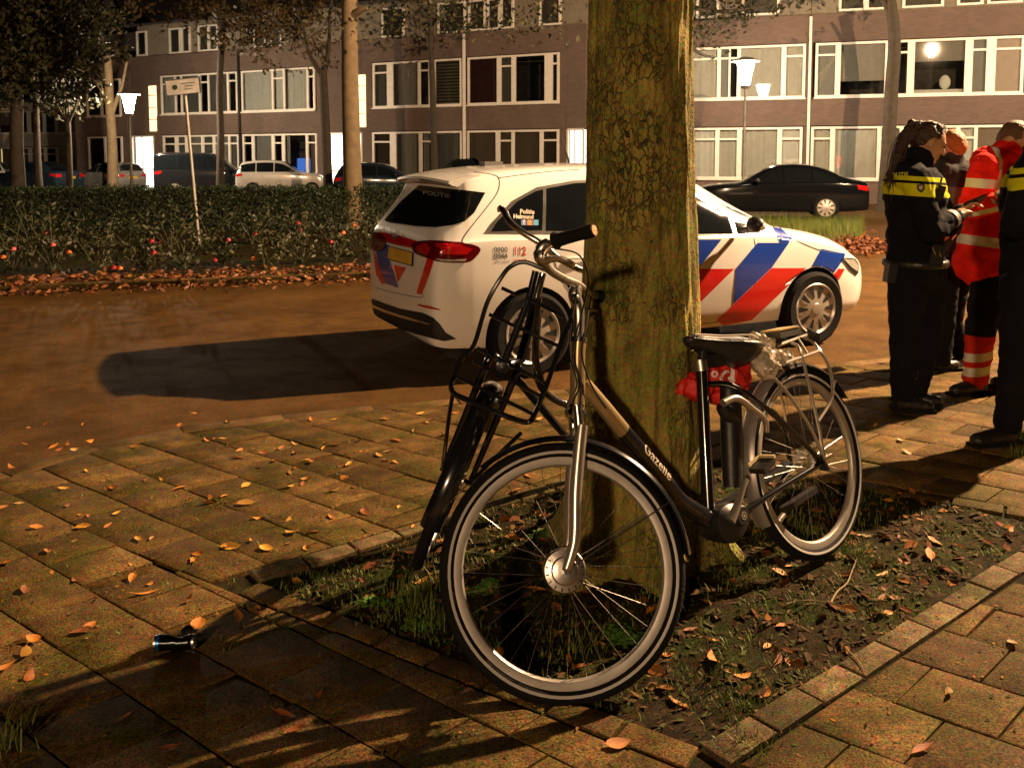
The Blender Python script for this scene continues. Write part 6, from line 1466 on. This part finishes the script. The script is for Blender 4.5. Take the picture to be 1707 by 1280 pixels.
# -- ambulance worker in red
t, p, s = person('ambulance worker in a red and white striped jacket and dark trousers', 5.75, 1655)
hv, f, u, sd, R3 = head_vols(p(1690,233), (.45,-.45,-.55), (.25,-.2,.95))
tors = [('e', p(1668,318), (.20,.17,.20)), ('c', p(1664,330), .175, p(1652,430), .185), ('c', p(1646,272,-.05), .095, p(1700,270,.10), .095)]
ar = [('c', p(1642,280,-.12), .085, p(1622,345,-.20), .075), ('c', p(1622,345,-.20), .072, p(1664,338,-.27), .05)]
al = [('c', p(1702,280,.12), .082, p(1722,350,.0), .07), ('c', p(1722,350,.0), .066, p(1692,342,-.18), .048)]
hands = hand(p(1664,338,-.27), p(1688,330,-.28)-p(1664,338,-.27), (-.1,-.8,.5), .9)+hand(p(1692,342,-.18), p(1676,322,-.24)-p(1692,342,-.18), (.3,-.7,.6), .8)
legs = [('c', p(1655,450,-.06), .115, p(1636,545,-.10), .092), ('c', p(1636,545,-.10), .088, p(1626,632,-.08), .074), ('c', p(1685,450,.1), .115, p(1692,545,.1), .09), ('c', p(1692,545,.1), .086, p(1694,632,.1), .072), ('e', p(1668,435), (.175,.16,.12))]
blob('body', hv+hands+[('c', p(1675,262), .06, p(1688,240), .055)]+[tuple(x if not isinstance(x,float) else x*.86 for x in v) if v[0] == 'c' else ('e', v[1], tuple(q_*.86 for q_ in v[2])) for v in tors+ar+al+legs], SKIN, t, .0075, it=3)
eyes(t, p(1690,233), f, u, sd)
X = lambda px: (px-1655)/s
rj = banded('red_jacket', (.80,.02,.012), [(WHT_T, zz(320,s), zz(245,s), X(1639.5), X(1651), 0), (WHT_T, zz(316,s), zz(301,s), -9, X(1640), .08), (WHT_T, zz(339,s), zz(330,s), -9, X(1660), -.3), (WHT_T, zz(411,s), zz(395,s), -9, 9, .1)], .55)
blob('jacket', tors+ar+al+[('c', p(1672,268), .09, p(1680,252), .082), ('c', p(1650,415), .19, p(1645,432), .195)], rj, t, .012, .01, .011, 8, 5, seed=4)
tr = banded('ambulance_trousers', (.012,.013,.018), [((.60,.03,.018), 0, zz(556,s)-.0, -9, 9, 0), (WHT_T, zz(592,s), zz(578,s), -9, 9, -.2), (WHT_T, zz(617,s), zz(602,s), -9, 9, -.2)])
blob('trousers', legs, tr, t, .013, .006, .009, 8, 4, seed=2)
boot(t, p(1634,644,-.08), p(1592,648,-.14), .046); boot(t, p(1694,644,.1), p(1660,648,.05), .046)
c0 = p(1690,233); HAIR2 = mat('brown_hair', (.10,.05,.018), .5, bump=.8, bscale=150)
blob('hair', [('e', c0-f*.018+u*.03, (.092,.084,.092), R3), ('e', c0-f*.05+u*.0, (.055,.074,.08), R3)], HAIR2, t, .010, 0, .004, 40, 2)
# -- officer cut off by the right edge
t, p, s = person('officer in dark uniform with yellow sleeve bands cut off by the right edge', 4.69, 1718)
hv, f, u, sd, R3 = head_vols(p(1742,205), (-.8,.3,-.35))
tors = [('e', p(1738,330), (.21,.18,.22)), ('c', p(1738,340), .185, p(1735,460), .19), ('c', p(1728,285,-.1), .10, p(1750,285,.14), .10)]
ar = [('c', p(1716,290,-.14), .082, p(1696,375,-.16), .066), ('c', p(1696,375,-.16), .062, p(1684,345,.1), .045)]
al = [('c', p(1755,290,.18), .08, p(1745,380,.25), .066), ('c', p(1745,380,.25), .06, p(1700,345,.25), .045)]
hands = hand(p(1684,345,.1), p(1670,318,.16)-p(1684,345,.1), (-.3,-.8,.3), 1.0)+hand(p(1700,345,.25), p(1684,328,.25)-p(1700,345,.25), (.1,-.4,.8), .9)
legs = [('c', p(1712,480,-.06), .13, p(1700,600,-.06), .098), ('c', p(1700,600,-.06), .094, p(1680,705,-.04), .068), ('c', p(1752,480,.1), .13, p(1760,600,.12), .098), ('c', p(1760,600,.12), .094, p(1768,700,.12), .068), ('e', p(1735,460), (.19,.17,.13))]
blob('body', hv+hands+[('c', p(1738,250), .06, p(1740,215), .055)]+[tuple(x if not isinstance(x,float) else x*.86 for x in v) if v[0] == 'c' else ('e', v[1], tuple(q_*.86 for q_ in v[2])) for v in tors+ar+al+legs], SKIN, t, .0075, it=3)
eyes(t, p(1742,205), f, u, sd)
jm2 = banded('police_jacket_banded', NAVY, [(YEL, zz(302,s), zz(283,s), -9, 9, -.25), (YEL, zz(277,s), zz(268,s), -9, 9, -.25)])
blob('jacket', tors+ar+al+[('c', p(1736,262), .095, p(1738,245), .08)], jm2, t, .013, .008, .010, 8, 5, seed=9)
blob('trousers', legs, TROUS, t, .013, .004, .008, 8, 4, seed=5)
boot(t, p(1684,722,-.04), p(1630,722,-.10), .05); boot(t, p(1772,718,.12), p(1722,722,.06), .05)
blob('hair', [('e', p(1742,205)-f*.02+u*.03, (.092,.084,.092), R3)], HAIR, t, .011, 0, .004, 40, 2)
# -- person behind, ginger hair
t, p, s = person('person with short ginger hair in a dark jacket, half hidden behind the ponytailed officer', 6.35, 1585)
hv, f, u, sd, R3 = head_vols(p(1585,246), (-.5,.75,-.3))
tors = [('e', p(1582,318), (.20,.16,.19)), ('c', p(1583,330), .165, p(1585,420), .17), ('c', p(1566,285,-.08), .09, p(1600,287,.10), .09)]
ar = [('c', p(1602,292,-.05), .08, p(1612,350,-.10), .066), ('c', p(1612,350,-.10), .062, p(1590,375,-.2), .046)]
al = [('c', p(1562,292,.1), .078, p(1556,360,.2), .064), ('c', p(1556,360,.2), .06, p(1570,385,.3), .044)]
legs = [('c', p(1572,440,-.08), .11, p(1572,530,-.08), .085), ('c', p(1572,530,-.08), .08, p(1570,600,-.08), .058), ('c', p(1598,440,.08), .11, p(1583,530,.05), .085), ('c', p(1583,530,.05), .08, p(1606,598,.15), .058), ('e', p(1585,430), (.165,.15,.11))]
blob('body', hv+hand(p(1590,375,-.2), (-.6,-.3,-.5), (0,-.9,.3))+hand(p(1570,385,.3), (-.4,.4,-.6), (0,.9,.3))+[('c', p(1583,268), .055, p(1585,250), .052)]+[tuple(x if not isinstance(x,float) else x*.86 for x in v) if v[0] == 'c' else ('e', v[1], tuple(q_*.86 for q_ in v[2])) for v in tors+ar+al+legs], SKIN, t, .009, it=3)
blob('jacket', tors+ar+al+[('c', p(1583,272), .085, p(1584,262), .078)], banded('dark_jacket', (.03,.032,.034), [((.10,.105,.10), zz(345,s), zz(312,s), -9, 9, .1)]), t, .013, .008, .010, 8, 5, seed=14)
blob('trousers', legs, TROUS, t, .014, .004, .008, 8, 4, seed=6)
boot(t, p(1568,612,-.08), p(1592,616,-.05)); boot(t, p(1606,610,.15), p(1590,616,.05))
blob('hair', [('e', p(1585,246)-f*.018+u*.03, (.096,.088,.096), R3), ('e', p(1585,246)-f*.05, (.06,.078,.08), R3)], mat('ginger_hair', (.38,.12,.02), .5, bump=.8, bscale=150), t, .011, 0, .004, 40, 2)
bpy.data.scenes.remove(TMP)
